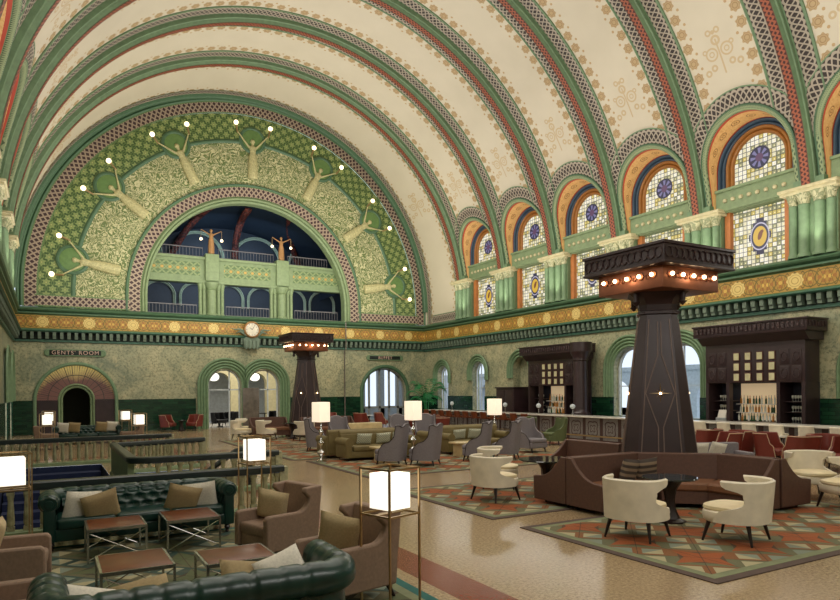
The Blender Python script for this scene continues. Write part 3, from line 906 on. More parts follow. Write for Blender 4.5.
# gallery seen through the great arch
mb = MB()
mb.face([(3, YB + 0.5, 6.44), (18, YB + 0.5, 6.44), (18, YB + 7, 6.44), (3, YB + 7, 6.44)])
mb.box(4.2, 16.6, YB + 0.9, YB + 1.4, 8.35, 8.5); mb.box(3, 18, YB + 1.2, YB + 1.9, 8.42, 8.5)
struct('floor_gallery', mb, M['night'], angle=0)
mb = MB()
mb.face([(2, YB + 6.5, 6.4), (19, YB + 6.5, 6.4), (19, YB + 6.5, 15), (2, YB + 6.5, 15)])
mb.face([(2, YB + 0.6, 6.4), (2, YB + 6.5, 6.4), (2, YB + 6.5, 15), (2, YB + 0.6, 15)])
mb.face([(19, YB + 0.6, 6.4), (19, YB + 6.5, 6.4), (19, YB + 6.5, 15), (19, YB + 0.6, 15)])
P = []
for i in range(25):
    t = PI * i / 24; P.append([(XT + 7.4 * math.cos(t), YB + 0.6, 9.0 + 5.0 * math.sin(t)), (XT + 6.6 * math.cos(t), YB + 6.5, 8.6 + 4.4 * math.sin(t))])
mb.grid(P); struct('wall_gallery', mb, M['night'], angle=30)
mg = lambda u, z, d: (u, YB + 6.4 - d, z)
for i in range(7):
    mb = MB(); sweep(mb, steps(0.82, 1.02, 2, 0, 0.05), 3.9 + 2.2 * i, 8.3, 7.7, mg, 20); struct('trim_%d' % k, mb, M['dim_stone'], angle=60); k += 1
for i in range(4):
    mb = MB(); sweep(mb, steps(1.5, 1.72, 2, 0, 0.05), 4.6 + 3.9 * i, 10.95, 10.0, mg, 20); struct('trim_%d' % k, mb, M['dim_stone'], angle=60); k += 1
for xa, xb in ((6.6, 8.6), (10.9, 10.6), (15.6, 13.2)):
    mb = MB(); P = []
    for i in range(9):
        s = i / 8; x = xa + (xb - xa) * s; zz = 10.4 + 2.8 * math.sin(s * PI / 2); y = YB + 6.3 - 4.6 * s * s
        P.append([(x - 0.2, y, zz), (x + 0.2, y, zz)])
    mb.grid(P); struct('trim_%d' % k, mb, M['red_rib'], angle=0, solid=0.15); k += 1
# parapet beam with gilded ring panels
mb = MB(); mb.box(4.2, 16.6, YB + 0.62, YB + 0.92, 8.4, 9.72); mb.box(4.2, 16.6, YB + 0.5, YB + 0.98, 9.66, 9.8); mb.box(4.2, 16.6, YB + 0.52, YB + 0.96, 8.32, 8.46)
for x in (8.15, 12.3): mb.box(x - 0.38, x + 0.38, YB + 0.38, YB + 0.98, 8.46, 10.0, bev=0.03)
struct('trim_%d' % k, mb, M['green_light'], angle=30); k += 1
for a, b in ((4.6, 7.5), (8.85, 11.6), (13.0, 16.2)):
    mb = MB(); mb.grid([[(u, YB + 0.6, z_) for z_ in (8.72, 9.48)] for u in (a, b)], [[(u, v) for v in (0.0, 0.84)] for u in (a, b)]); struct('trim_%d' % k, mb, M['gold_rings'], angle=0); k += 1
for x in (8.15, 12.3):
    mb = MB()
    offs = ((-0.62, 0.1), (-0.4, 0.1), (0, 0.26), (0.4, 0.1), (0.62, 0.1)) if 7 < x < 14 else ((0, 0.2), (0.35 if x < 7 else -0.35, 0.1))
    for dx, r in offs:
        mb.lathe([(r * 1.25, 6.44), (r * 1.25, 6.55), (r, 6.62), (r, 7.95), (r * 1.2, 7.98), (r * 1.05, 8.02), (r * 1.7, 8.3), (r * 1.7, 8.36)], (x + dx, YB + 0.75 if dx else YB + 0.66, 0), 16)
    mb.box(x - 0.5, x + 0.5, YB + 0.8, YB + 1.0, 6.44, 8.35)
    struct('trim_%d' % k, mb, M['green_light'], angle=40); k += 1
M['iron_rail'] = plain('grey iron railing', rgb(110, 108, 112), 0.5, 0.3)
def rail(label, x0, x1, y, z0, h, grp):
    t = thing('gallery_railing', label, 'railing', ((x0 + x1) / 2, y, z0), 0, grp); L = (x1 - x0) / 2
    mb = MB(); mb.box(-L, L, -0.03, 0.03, h - 0.05, h); mb.box(-L, L, -0.02, 0.02, 0.06, 0.1); mb.build('rail_bar', M['iron_rail'], t)
    n = int(2 * L / 0.17)
    for i in range(n + 1):
        mb = MB(); x = -L + 2 * L * i / n; mb.tube((x, 0, 0), (x, 0, h), 0.016, n=5); mb.build('picket', M['iron_rail'], t)
rail('thin metal railing in the lower gallery opening, left of the columns', 4.6, 7.3, YB + 0.62, 6.44, 0.62, 'gallery railings')
rail('thin metal railing in the lower gallery opening between the column clusters', 8.95, 11.5, YB + 0.62, 6.44, 0.62, 'gallery railings')
rail('thin metal railing in the lower gallery opening, right of the columns', 13.1, 15.9, YB + 0.62, 6.44, 0.62, 'gallery railings')
rail('thin metal railing on top of the gallery parapet, left of both statues', 5.0, 7.7, YB + 0.85, 9.8, 0.6, 'gallery railings')
rail('thin metal railing on top of the gallery parapet, between the statues', 8.6, 11.85, YB + 0.85, 9.8, 0.6, 'gallery railings')
rail('thin metal railing on top of the gallery parapet, right of both statues', 12.75, 15.3, YB + 0.85, 9.8, 0.6, 'gallery railings')

# ------------------------------------------------------------ beyond the lower openings
# fan-lit alcove door
mb = MB(); P, U = [], []
for i in range(41):
    t = PI * i / 40; P.append([(1.2 + r * math.cos(t), YB + 0.2, 1.72 + r * math.sin(t)) for r in (0.85, 1.8)]); U.append([(i / 40, 0), (i / 40, 1)])
mb.grid(P, U); struct('window_90', mb, M['fan_glass'], angle=0)
mb = MB(); mp2 = lambda u, z, d: (u, YB + 0.2 - d, z)
sweep(mb, steps(0.62, 0.86, 2, 0, 0.05), 1.2, 1.72, 0, mp2, 28); struct('trim_%d' % k, mb, M['green_light'], angle=60); k += 1
mb = MB()
for s in (-1, 1):
    a, b = sorted((1.2 + s * 0.86, 1.2 + s * 1.8)); mb.box(a, b, YB + 0.1, YB + 0.3, 0, 1.72)
struct('trim_%d' % k, mb, M['wood'], angle=0); k += 1
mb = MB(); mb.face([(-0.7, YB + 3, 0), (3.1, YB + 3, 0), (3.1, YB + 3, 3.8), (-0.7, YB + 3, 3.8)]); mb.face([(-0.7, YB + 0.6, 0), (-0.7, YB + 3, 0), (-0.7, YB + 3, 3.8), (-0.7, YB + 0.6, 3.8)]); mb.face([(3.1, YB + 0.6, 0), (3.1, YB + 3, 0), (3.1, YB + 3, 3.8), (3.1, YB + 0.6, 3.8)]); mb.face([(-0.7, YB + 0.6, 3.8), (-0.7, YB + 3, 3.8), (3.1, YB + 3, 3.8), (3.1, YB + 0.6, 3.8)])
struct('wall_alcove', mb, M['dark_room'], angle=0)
mb = MB(); mb.face([(-0.7, YB + 0.5, -0.01), (20.9, YB + 0.5, -0.01), (20.9, YB + 12, -0.01), (-0.7, YB + 12, -0.01)]); struct('floor_beyond', mb, M['marble_top'], angle=0)
# bright cafe room behind the twin arches: pale walls with arches, tables
mb = MB()
y = YB + 5.5
wall(mb, lambda u, z, d: (u, y - d, z), 5.5, 15, 0, 4.6, [(7.3, 0.75, 2.6, 0), (9.6, 0.75, 2.6, 0), (12.0, 0.75, 2.6, 0), (14.0, 0.6, 2.6, 0)], 0.5)
struct('wall_cafe', mb, M['ivory'], angle=0)
mb = MB(); mb.face([(5.5, YB + 0.6, 4.6), (15, YB + 0.6, 4.6), (15, YB + 12, 4.6), (5.5, YB + 12, 4.6)]); mb.face([(5.5, YB + 0.6, 0), (5.5, YB + 12, 0), (5.5, YB + 12, 4.6), (5.5, YB + 0.6, 4.6)]); mb.face([(15, YB + 0.6, 0), (15, YB + 12, 0), (15, YB + 12, 4.6), (15, YB + 0.6, 4.6)])
struct('ceiling_cafe', mb, M['white_paint'], angle=0)
mb = MB(); mb.face([(5.5, YB + 8.5, 0), (15, YB + 8.5, 0), (15, YB + 8.5, 4.6), (5.5, YB + 8.5, 4.6)]); struct('wall_cafe_far', mb, M['white_paint'], angle=0)
# window frames in the openings
def frame(name, uc, r, zc, z0, mp, mat, mulls=(0.0,), trans=(), w=0.05, d=-0.3):
    mb = MB(); mf = lambda u, z, dd: mp(u, z, dd + d)
    sweep(mb, [(r - 0.02, -0.03), (r - 0.1, -0.03), (r - 0.1, 0.03), (r - 0.02, 0.03)], uc, zc, z0, mf, 24)
    def bx(u0, u1, za, zb):
        a, b = mf(u0, za, -0.03), mf(u1, zb, 0.03); mb.box(min(a[0], b[0]), max(a[0], b[0]), min(a[1], b[1]), max(a[1], b[1]), za, zb)
    for m_ in mulls: bx(uc + m_ - w / 2, uc + m_ + w / 2, z0, zc + math.sqrt(r * r - m_ * m_) - 0.03)
    for t_ in trans: bx(uc - r + 0.05, uc + r - 0.05, t_ - w / 2, t_ + w / 2)
    return struct(name, mb, mat, angle=40)
frame('door_1', 8.72, 0.93, 2.47, 0, mapB, M['white_paint'], (0.3,), (2.2,), 0.07)
frame('door_2', 10.98, 0.93, 2.47, 0, mapB, M['white_paint'], (0.3,), (2.2,), 0.07)
frame('door_3', 18.93, 1.56, 1.98, 0, mapB, M['slate_paint'], (-1.0, -0.25, 0.45, 1.1), (1.0, 0.15), 0.14)
for i, (uc, r, zc, sill) in enumerate(Rarch):
    if uc == 27.55:
        mb = MB(); mb.face([(XR + 0.45, uc - 0.7, 0.8), (XR + 0.45, uc + 0.7, 0.8), (XR + 0.45, uc + 0.7, 4.0), (XR + 0.45, uc - 0.7, 4.0)]); struct('wall_niche', mb, M['marble'], angle=0)
        continue
    frame('window_%d' % (100 + i), uc, r, zc, sill, mapR, M['white_paint'], (0.0,) if r > .7 else (0.12,), (2.2,), 0.05)
# the street and train shed outside: pale paving, white facade and posts
mb = MB(); mb.face([(XR + 1.2, -15, -0.2), (60, -15, -0.2), (60, 60, -0.2), (XR + 1.2, 60, -0.2)]); mb.face([(15.2, YB + 1, -0.2), (60, YB + 1, -0.2), (60, 80, -0.2), (15.2, 80, -0.2)])
struct('ground', mb, M['white_paint'], angle=0)
mb = MB()
for x in range(6): mb.box(16.6 + x * 1.6, 17.1 + x * 1.6, YB + 6, YB + 6.4, 0, 4.6)
mb.box(16.2, 27, YB + 6, YB + 6.4, 4.0, 5.5); mb.box(16.2, 27, YB + 6, YB + 6.4, -0.2, 0.9)
tag(mb.build('arcade_facade', M['slate_paint']), 'grey street arcade seen through the big arched opening at the end wall', 'building')
mb = MB(); wall(mb, lambda u, z, d: (XR + 14 - d, u, z), -10, 60, -0.2, 3.3, [(4.0 * i - 6, 1.3, 1.4, 0.0) for i in range(16)], 0.6)
mb.box(XR + 13.9, XR + 15, -10, 60, 3.3, 3.6)
tag(mb.build('street_facade', M['white_paint']), 'pale grey street building seen through the arched windows behind the bar', 'building')
# ------------------------------------------------------------ furniture builders (front of each piece looks along local -Y)
def face_rz(fx, fy): return math.atan2(fx, -fy)
def sgnp(v, e): return math.copysign(abs(v) ** e, v)
def shell(mb, rx, ry, z0, z1, amax, th=0.06, e=1.0, lean=0.0, n=24, m=14, ztop=None, cy=0.0):
    """wrap-round upholstered shell; amax(t) gives how far round (degrees) it reaches at height t"""
    O, I = [], []
    for i in range(m + 1):
        t = i / m; A = math.radians(amax(t)); ro, ri = [], []
        for j in range(n + 1):
            a = -A + 2 * A * j / n
            zt = z1 + (ztop(a / A) if ztop else 0.0); z = z0 + (zt - z0) * t
            for row, k in ((ro, 0.0), (ri, th)):
                x = (rx - k) * sgnp(math.sin(a), e); y = (ry - k) * sgnp(math.cos(a), e) + lean * t + cy
                row.append((x, y, z))
        O.append(ro); I.append(ri)
    mb.grid(O); mb.grid(I)
    for P, Q in ((O[0], I[0]), (O[-1], I[-1])): mb.grid([P, [tuple((a + b) / 2 + (0, 0, 0.02 if P is O[-1] else 0)[k] for k, (a, b) in enumerate(zip(p, q))) for p, q in zip(P, Q)], Q])
    for j in (0, -1):
        mb.grid([[r[j] for r in O], [r[j] for r in I]])
    rim = [O[i][0] for i in range(m + 1)] + [O[-1][j] for j in range(1, n)] + [O[i][-1] for i in range(m, -1, -1)]
    return rim
def lerp_tab(tab):
    def f(t):
        for (a, va), (b, vb) in zip(tab, tab[1:]):
            if t <= b:
                s = (t - a) / (b - a); s = s * s * (3 - 2 * s); return va + (vb - va) * s
        return tab[-1][1]
    return f
def cushion(mb, w, d, h, c=(0, 0, 0), p=4.0, M_=None, n=12):
    """puffy cushion: w along x, d along y, h thick"""
    for s in (1, -1):
        P = []
        for i in range(n + 1):
            row = []
            for j in range(n + 1):
                u, v = -1 + 2 * i / n, -1 + 2 * j / n
                t = max(0.0, (1 - abs(u) ** p) * (1 - abs(v) ** p)) ** 0.5
                pin = 1 - 0.05 * (1 - abs(u) ** 2) * abs(v) ** 4 - 0.05 * (1 - abs(v) ** 2) * abs(u) ** 4
                q = Vector((u * w / 2 * pin, v * d / 2 * pin, s * h / 2 * t)) + Vector(c)
                row.append(M_ @ q if M_ else q)
            P.append(row)
        mb.grid(P)
def leg(name, parent, a, b, r0, r1, mat, n=8):
    mb = MB(); mb.tube(a, b, r0, r1, n); return mb.build(name, mat, parent)

def make_barrel(label, loc, rz, group):
    t = thing('barrel_chair', label, 'chair', loc, rz, group)
    mb = MB(); am = lerp_tab([(0, 112), (0.22, 106), (0.5, 62), (0.72, 66), (0.88, 100), (1.0, 104)])
    shell(mb, 0.43, 0.4, 0.28, 0.83, am, 0.055, 0.85, 0.05, 28, 18); mb.build('backrest', M['cream'], t, angle=60)
    mb = MB(); P = []
    for z, k in ((0.27, 0.9), (0.29, 0.97), (0.36, 1.0), (0.41, 0.98), (0.42, 0.9)):
        P.append([(0.41 * k * sgnp(math.sin(a), 0.75), 0.4 * k * sgnp(math.cos(a), 0.75) - 0.02, z) for a in [2 * PI * i / 28 for i in range(28)]])
    V = mb.grid(P, closev=True); mb.bm.faces.new(V[0]); mb.bm.faces.new(V[-1][::-1]); mb.build('seat_base', M['cream'], t, angle=60)
    mb = MB(); P = []
    for z, k in ((0.41, 0.86), (0.44, 0.95), (0.475, 0.93), (0.5, 0.7), (0.51, 0.3)):
        P.append([(0.37 * k * sgnp(math.sin(a), 0.75), 0.38 * k * sgnp(math.cos(a), 0.75) - 0.06, z) for a in [2 * PI * i / 28 for i in range(28)]])
    V = mb.grid(P, closev=True); f = mb.bm.faces.new(V[-1][::-1]); mb.build('seat_cushion', M['cream_seat'], t, angle=60)
    for sx_, sy_ in ((-1, -1), (1, -1), (-1, 1), (1, 1)):
        leg('leg', t, (sx_ * 0.27, sy_ * 0.25 - 0.02, 0.29), (sx_ * 0.33, sy_ * 0.32 - 0.02, 0.0), 0.032, 0.016, M['leg'])
    return t
def make_wing(label, loc, rz, group, mat, h=1.12, name='wing_chair', rx=0.41, pip=True):
    t = thing(name, label, 'armchair', loc, rz, group)
    mb = MB(); am = lerp_tab([(0, 128), (0.3, 126), (0.42, 110), (0.58, 88), (0.72, 80), (1.0, 78)])
    zt = lambda s: 0.035 * math.cos(s * PI * 2.2) - 0.04 * abs(s) ** 3
    rim = shell(mb, rx, 0.37, 0.16, h, am, 0.07, 0.55, 0.1, 26, 18, zt); o = mb.build('backrest', mat, t, angle=60)
    if pip:
        mb = MB(); mb.path(rim, 0.012, 5); mb.build('piping', M['leg'], o)
    mb = MB(); mb.box(-rx + 0.05, rx - 0.05, -0.36, 0.3, 0.16, 0.34, bev=0.03); mb.build('seat_base', mat, t)
    mb = MB(); mb.box(-rx + 0.07, rx - 0.07, -0.38, 0.28, 0.33, 0.47, bev=0.05); mb.build('seat_cushion', mat, t)
    for sx_, sy_ in ((-1, -1), (1, -1), (-1, 1), (1, 1)):
        leg('leg', t, (sx_ * 0.29, sy_ * 0.29, 0.17), (sx_ * 0.31, sy_ * 0.34, 0.0), 0.03, 0.015, M['leg'])
    return t
def make_club(label, loc, rz, group, mat=None, trim=None, h=0.86):
    t = thing('club_chair', label, 'chair', loc, rz, group)
    mb = MB(); am = lerp_tab([(0, 114), (0.46, 111), (0.6, 98), (1.0, 94)])
    rim = shell(mb, 0.37, 0.34, 0.24, h, am, 0.05, 0.5, 0.08, 24, 14); o = mb.build('backrest', mat or M['red_leather'], t, angle=60)
    mb = MB(); mb.path(rim, 0.011, 5); mb.build('edging', trim or M['red_trim'], o)
    mb = MB(); mb.box(-0.31, 0.31, -0.33, 0.26, 0.28, 0.46, bev=0.05); mb.build('seat_cushion', mat or M['red_leather'], t)
    for sx_, sy_ in ((-1, -1), (1, -1), (-1, 1), (1, 1)):
        leg('leg', t, (sx_ * 0.25, sy_ * 0.25, 0.3), (sx_ * 0.28, sy_ * 0.3, 0.0), 0.026, 0.015, M['leg'])
    return t
def make_armchair(label, loc, rz, group):
    t = thing('armchair', label, 'armchair', loc, rz, group); mt = M['brown_cloth']
    for s in (-1, 1):
        mb = MB()
        pr = [(-0.42, 0.14), (-0.42, 0.56), (-0.38, 0.6), (0.1, 0.6)]
        pr += [(0.1 + 0.18 * math.sin(a), 0.78 - 0.18 * math.cos(a)) for a in [PI / 2 * i / 6 for i in range(1, 7)]]
        pr += [(0.2, 0.84), (0.22, 0.9), (0.5, 0.92), (0.42, 0.14)]
        a, b = sorted((s * 0.42, s * 0.31)); mb.prism(pr, 'x', a, b); mb.build('arm_panel', mt, t, bevel=0.02)
    mb = MB(); mb.prism([(0.26, 0.3), (0.36, 0.92), (0.5, 0.92), (0.42, 0.3)], 'x', -0.32, 0.32); mb.build('backrest', mt, t, bevel=0.02)
    mb = MB(); mb.box(-0.31, 0.31, -0.38, 0.38, 0.14, 0.32, bev=0.02); mb.build('seat_base', mt, t)
    mb = MB(); mb.box(-0.305, 0.305, -0.4, 0.27, 0.31, 0.46, bev=0.04); mb.build('seat_cushion', mt, t)
    for sx_, sy_ in ((-1, -1), (1, -1), (-1, 1), (1, 1)):
        leg('leg', t, (sx_ * 0.34, sy_ * 0.34, 0.15), (sx_ * 0.37, sy_ * 0.4 + 0.02, 0.0), 0.032, 0.018, M['leg'])
    return t
def make_chesterfield(label, loc, rz, W=2.5, D=0.95):
    t = thing('chesterfield_sofa', label, 'sofa', loc, rz, 'green leather chesterfields'); w = W / 2; mt = M['leather']
    R = 0.22; path = []
    path.append((-w + 0.14, -D / 2 + 0.06)); path.append((-w + 0.14, D / 2 - 0.16 - R))
    for i in range(1, 8): a = PI - PI / 2 * i / 8; path.append((-w + 0.14 + R + R * math.cos(a), D / 2 - 0.16 - R + R * math.sin(a)))
    path.append((-w + 0.14 + R, D / 2 - 0.16)); n = 40
    half = path[:]; out = []
    def resample(p, step=0.03):
        o = [p[0]]
        for a, b in zip(p, p[1:]):
            L = math.dist(a, b); k = max(1, int(L / step))
            for i in range(1, k + 1): o.append((a[0] + (b[0] - a[0]) * i / k, a[1] + (b[1] - a[1]) * i / k))
        return o
    full = resample(half + [(-x, y) for x, y in half[::-1]])
    # rolled top with pleats
    mb = MB(); L = 0; rad = []
    for i, p in enumerate(full):
        if i: L += math.dist(p, full[i - 1])
        ph = (L / 0.2) % 1.0; rad.append(0.13 - 0.02 * math.exp(-((min(ph, 1 - ph)) / 0.07) ** 2))
    mb.path([(x, y, 0.67) for x, y in full], 0.12, 16, rad); mb.build('rolled_top', mt, t, angle=80)
    # wall under the roll
    mb = MB(); O = []
    for i, p in enumerate(full):
        a, b = full[max(0, i - 1)], full[min(len(full) - 1, i + 1)]; d = Vector((b[0] - a[0], b[1] - a[1])).normalized(); nrm = Vector((-d.y, d.x))
        O.append([(p[0] + nrm.x * k, p[1] + nrm.y * k, z) for k, z in ((0.05, 0.13), (0.04, 0.4), (0.03, 0.62), (-0.07, 0.62), (-0.09, 0.4), (-0.1, 0.13))])
    V = mb.grid(O, closev=True); mb.bm.faces.new(V[0]); mb.bm.faces.new(V[-1][::-1]); mb.build('arm_and_back_frame', mt, t, angle=60)
    # scroll fronts
    for s in (-1, 1):
        mb = MB(); x = s * (w - 0.14); y = -D / 2 + 0.05
        mb.tube((x, y + 0.01, 0.67), (x, y - 0.025, 0.67), 0.11, 0.095, 20); mb.tube((x, y - 0.02, 0.67), (x, y - 0.04, 0.67), 0.06, 0.05, 16)
        mb.box(x - 0.07, x + 0.07, y - 0.02, y + 0.02, 0.13, 0.6, bev=0.015); mb.build('scroll_front', mt, t)
    # deep buttoned inner back
    mb = MB(); nx, nz = 110, 22; x0 = -w + 0.3; cols = 11; P = []; btn = []
    for i in range(nx + 1):
        row = []
        for j in range(nz + 1):
            u, v = i / nx, j / nz; a, b = u * cols, v * 3.0
            d = min(math.hypot(a - k - (0.5 if l % 2 else 0), (b - l - 0.5) * 0.9) for l in range(-1, 4) for k in (math.floor(a) - 1, math.floor(a), math.floor(a) + 1, math.floor(a) + 2))
            puff = min(1.0, d / 0.6) ** 0.7
            row.append((x0 + (W - 0.6) * u, D / 2 - 0.2 - 0.13 * (1 - v) - 0.075 * puff, 0.43 + 0.33 * v))
        P.append(row)
    mb.grid(P); o = mb.build('buttoned_back', mt, t, angle=90)
    mb = MB()
    for l in range(3):
        for k in range(cols + 1):
            u = (k + (0.5 if l % 2 else 0)) / cols
            if 0.01 < u < 0.99: v = (l + 0.5) / 3; mb.sphere((x0 + (W - 0.6) * u, D / 2 - 0.21 - 0.13 * (1 - v), 0.43 + 0.33 * v), 0.018, 4)
    mb.build('button', mt, o)
    for s in (-1, 1):
        mb = MB(); P = []
        for i in range(40):
            row = []
            for j in range(12):
                u, v = i / 39, j / 11; a, b = u * 4, v * 2.6
                d = min(math.hypot(a - k - (0.5 if l % 2 else 0), b - l - 0.5) for l in range(-1, 3) for k in (math.floor(a) - 1, math.floor(a), math.floor(a) + 1, math.floor(a) + 2))
                row.append((s * (w - 0.2 - 0.04 * min(1, d / 0.6)), -D / 2 + 0.08 + 0.7 * u, 0.42 + 0.26 * v))
            P.append(row)
        mb.grid(P); mb.build('buttoned_arm', mt, t, angle=90)
    mb = MB(); mb.box(-w + 0.2, w - 0.2, -D / 2 + 0.04, D / 2 - 0.2, 0.13, 0.3, bev=0.02); mb.build('seat_rail', mt, t)
    for i in range(3):
        mb = MB(); ww = (W - 0.44) / 3; a = -w + 0.22 + ww * i; mb.box(a + 0.004, a + ww - 0.004, -D / 2 + 0.02, D / 2 - 0.28, 0.29, 0.45, bev=0.045); mb.build('seat_cushion', mt, t)
    for sx_, sy_ in ((-1, -1), (1, -1), (-1, 1), (1, 1)):
        mb = MB(); mb.lathe([(0.02, 0), (0.03, 0.01), (0.022, 0.04), (0.045, 0.08), (0.035, 0.11), (0.05, 0.14)], (sx_ * (w - 0.16), sy_ * (D / 2 - 0.1), 0), 12); mb.build('leg', M['leg'], t)
    return t
def make_pillow(label, loc, rot, mat, group=None, s=0.45, name='throw_pillow', w=None):
    mb = MB(); cushion(mb, w or s, s, 0.15)
    # stand it up: cushion plane is local XZ
    for v in mb.bm.verts: v.co = Vector((v.co.x, v.co.z, v.co.y))
    o = mb.build(name, mat, angle=90); o.location = loc; o.rotation_euler = rot; return tag(o, label, 'cushion', group)
def make_xtable(label, loc, w, d, h, group):
    t = thing('cocktail_table', label, 'table', loc, 0, group)
    mb = MB(); mb.box(-w / 2 + 0.012, w / 2 - 0.012, -d / 2 + 0.012, d / 2 - 0.012, h - 0.02, h, bev=0.004); mb.build('table_top', M['table_leather'], t)
    mb = MB()
    for s in (-1, 1):
        mb.box(-w / 2, w / 2, s * d / 2 - 0.012, s * d / 2 + 0.012, h - 0.04, h - 0.004); mb.box(s * w / 2 - 0.012, s * w / 2 + 0.012, -d / 2, d / 2, h - 0.04, h - 0.004)
    mb.build('top_frame', M['steel'], t)
    for sx_ in (-1, 1):
        for sy_ in (-1, 1):
            mb = MB(); mb.box(sx_ * w / 2 - 0.012, sx_ * w / 2 + 0.012, sy_ * d / 2 - 0.012, sy_ * d / 2 + 0.012, 0, h - 0.03); mb.build('leg', M['steel'], t)
    for s in (-1, 1):
        mb = MB(); mb.tube((-w / 2, s * d / 2, 0.03), (w / 2, s * d / 2, h - 0.05), 0.007, n=6); mb.tube((w / 2, s * d / 2, 0.03), (-w / 2, s * d / 2, h - 0.05), 0.007, n=6); mb.build('cross_brace', M['chrome'], t)
    return t
def make_cube_lamp(label, loc, rz, group, w=0.4, h=1.36):
    t = thing('floor_lamp', label, 'floor lamp', loc, rz, group); a = w / 2
    for sx_ in (-1, 1):
        for sy_ in (-1, 1):
            mb = MB(); mb.box(sx_ * a - 0.009, sx_ * a + 0.009, sy_ * a - 0.009, sy_ * a + 0.009, 0, h); mb.build('leg', M['brass'], t)
    for z in (h - 0.018, h - 0.46):
        mb = MB()
        for s in (-1, 1): mb.box(-a, a, s * a - 0.009, s * a + 0.009, z, z + 0.018); mb.box(s * a - 0.009, s * a + 0.009, -a, a, z, z + 0.018)
        mb.build('cage_ring', M['brass'], t)
    mb = MB(); mb.box(-a, a, -0.03, 0.03, h - 0.455, h - 0.445); mb.tube((0, 0, h - 0.45), (0, 0, h - 0.41), 0.02); mb.build('shade_support', M['brass'], t)
    mb = MB(); mb.box(-0.14, 0.14, -0.14, 0.14, h - 0.4, h - 0.06, bev=0.004); mb.build('lamp_shade', M['cube_shade'], t)
    return t
def make_drum_lamp(label, loc, group, h=1.75):
    t = thing('floor_lamp', label, 'floor lamp', loc, 0.3, group)
    mb = MB(); mb.lathe([(0.16, 0), (0.16, 0.03), (0.05, 0.06), (0.03, 0.1), (0.05, 0.16), (0.12, 0.24), (0.12, 0.28), (0.03, 0.36), (0.025, 0.45), (0.09, 0.54), (0.09, 0.58), (0.025, 0.66), (0.02, 0.78), (0.07, 0.86), (0.07, 0.9), (0.02, 0.97), (0.015, h - 0.6)], n=16); mb.build('turned_stem', M['chrome'], t)
    mb = MB(); mb.box(-0.19, 0.19, -0.19, 0.19, h - 0.58, h, bev=0.01); mb.build('lamp_shade', M['shade'], t)
    return t
def make_booth(label, loc, rz, L, group, caps=(True, True), taper=(0.0, 0.0)):
    t = thing('banquette', label, 'banquette', loc, rz, group)
    n = max(1, round(L / 1.15)); w = L / n
    for i in range(n):
        a, b = -L / 2 + i * w + 0.004, -L / 2 + (i + 1) * w - 0.004
        mb = MB(); mb.prism([(-0.14, 0.3), (-0.1, 0.9), (-0.02, 0.915), (0.0, 0.9), (0.0, 0.1), (-0.16, 0.1)], 'x', a, b); mb.build('back_panel', M['booth'], t, bevel=0.015)
        ta = a + (taper[0] if i == 0 else 0); tb = b - (taper[1] if i == n - 1 else 0)
        mb = MB(); mb.prism([(a, -0.12), (b, -0.12), (tb, -0.8), (ta, -0.8)], 'z', 0.325, 0.46); mb.build('seat_cushion', M['booth_seat'], t, bevel=0.03)
        mb = MB(); mb.prism([(a, -0.13), (b, -0.13), (tb, -0.76), (ta, -0.76)], 'z', 0.1, 0.325); mb.build('seat_base', M['booth'], t)
    pr = [(0.0, 0.08), (0.0, 0.9), (-0.12, 0.9)] + [(-0.12 - 0.62 * s, 0.9 - 0.38 * (1 - (1 - s) ** 2.2)) for s in [i / 8 for i in range(1, 9)]] + [(-0.86, 0.5), (-0.84, 0.08)]
    for s, c in ((-1, caps[0]), (1, caps[1])):
        if c:
            mb = MB(); a, b = sorted((s * L / 2, s * (L / 2 + 0.07))); mb.prism(pr, 'x', a, b); mb.build('end_panel', M['booth'], t, bevel=0.012)
    for x, y in ((-L / 2 + 0.1 + taper[0], -0.7), (L / 2 - 0.1 - taper[1], -0.7), (-L / 2 + 0.1, -0.1), (L / 2 - 0.1, -0.1)):
        if True: leg('leg', t, (x, y, 0.11), (x, y, 0.0), 0.03, 0.02, M['leg'])
    return t
def make_round_table(label, loc, r, h, mat, group):
    t = thing('pedestal_table', label, 'table', loc, 0, group)
    mb = MB(); mb.lathe([(0.0001, h - 0.03), (r - 0.02, h - 0.03), (r, h - 0.015), (r - 0.01, h), (0.0001, h)], n=36); mb.build('table_top', mat, t, angle=30)
    mb = MB(); mb.lathe([(0.24, 0), (0.24, 0.025), (0.15, 0.06), (0.09, 0.2), (0.075, 0.35), (0.1, 0.5), (0.2, h - 0.05), (0.24, h - 0.03)], n=8); mb.build('pedestal', M['leg'], t, angle=30)
    return t
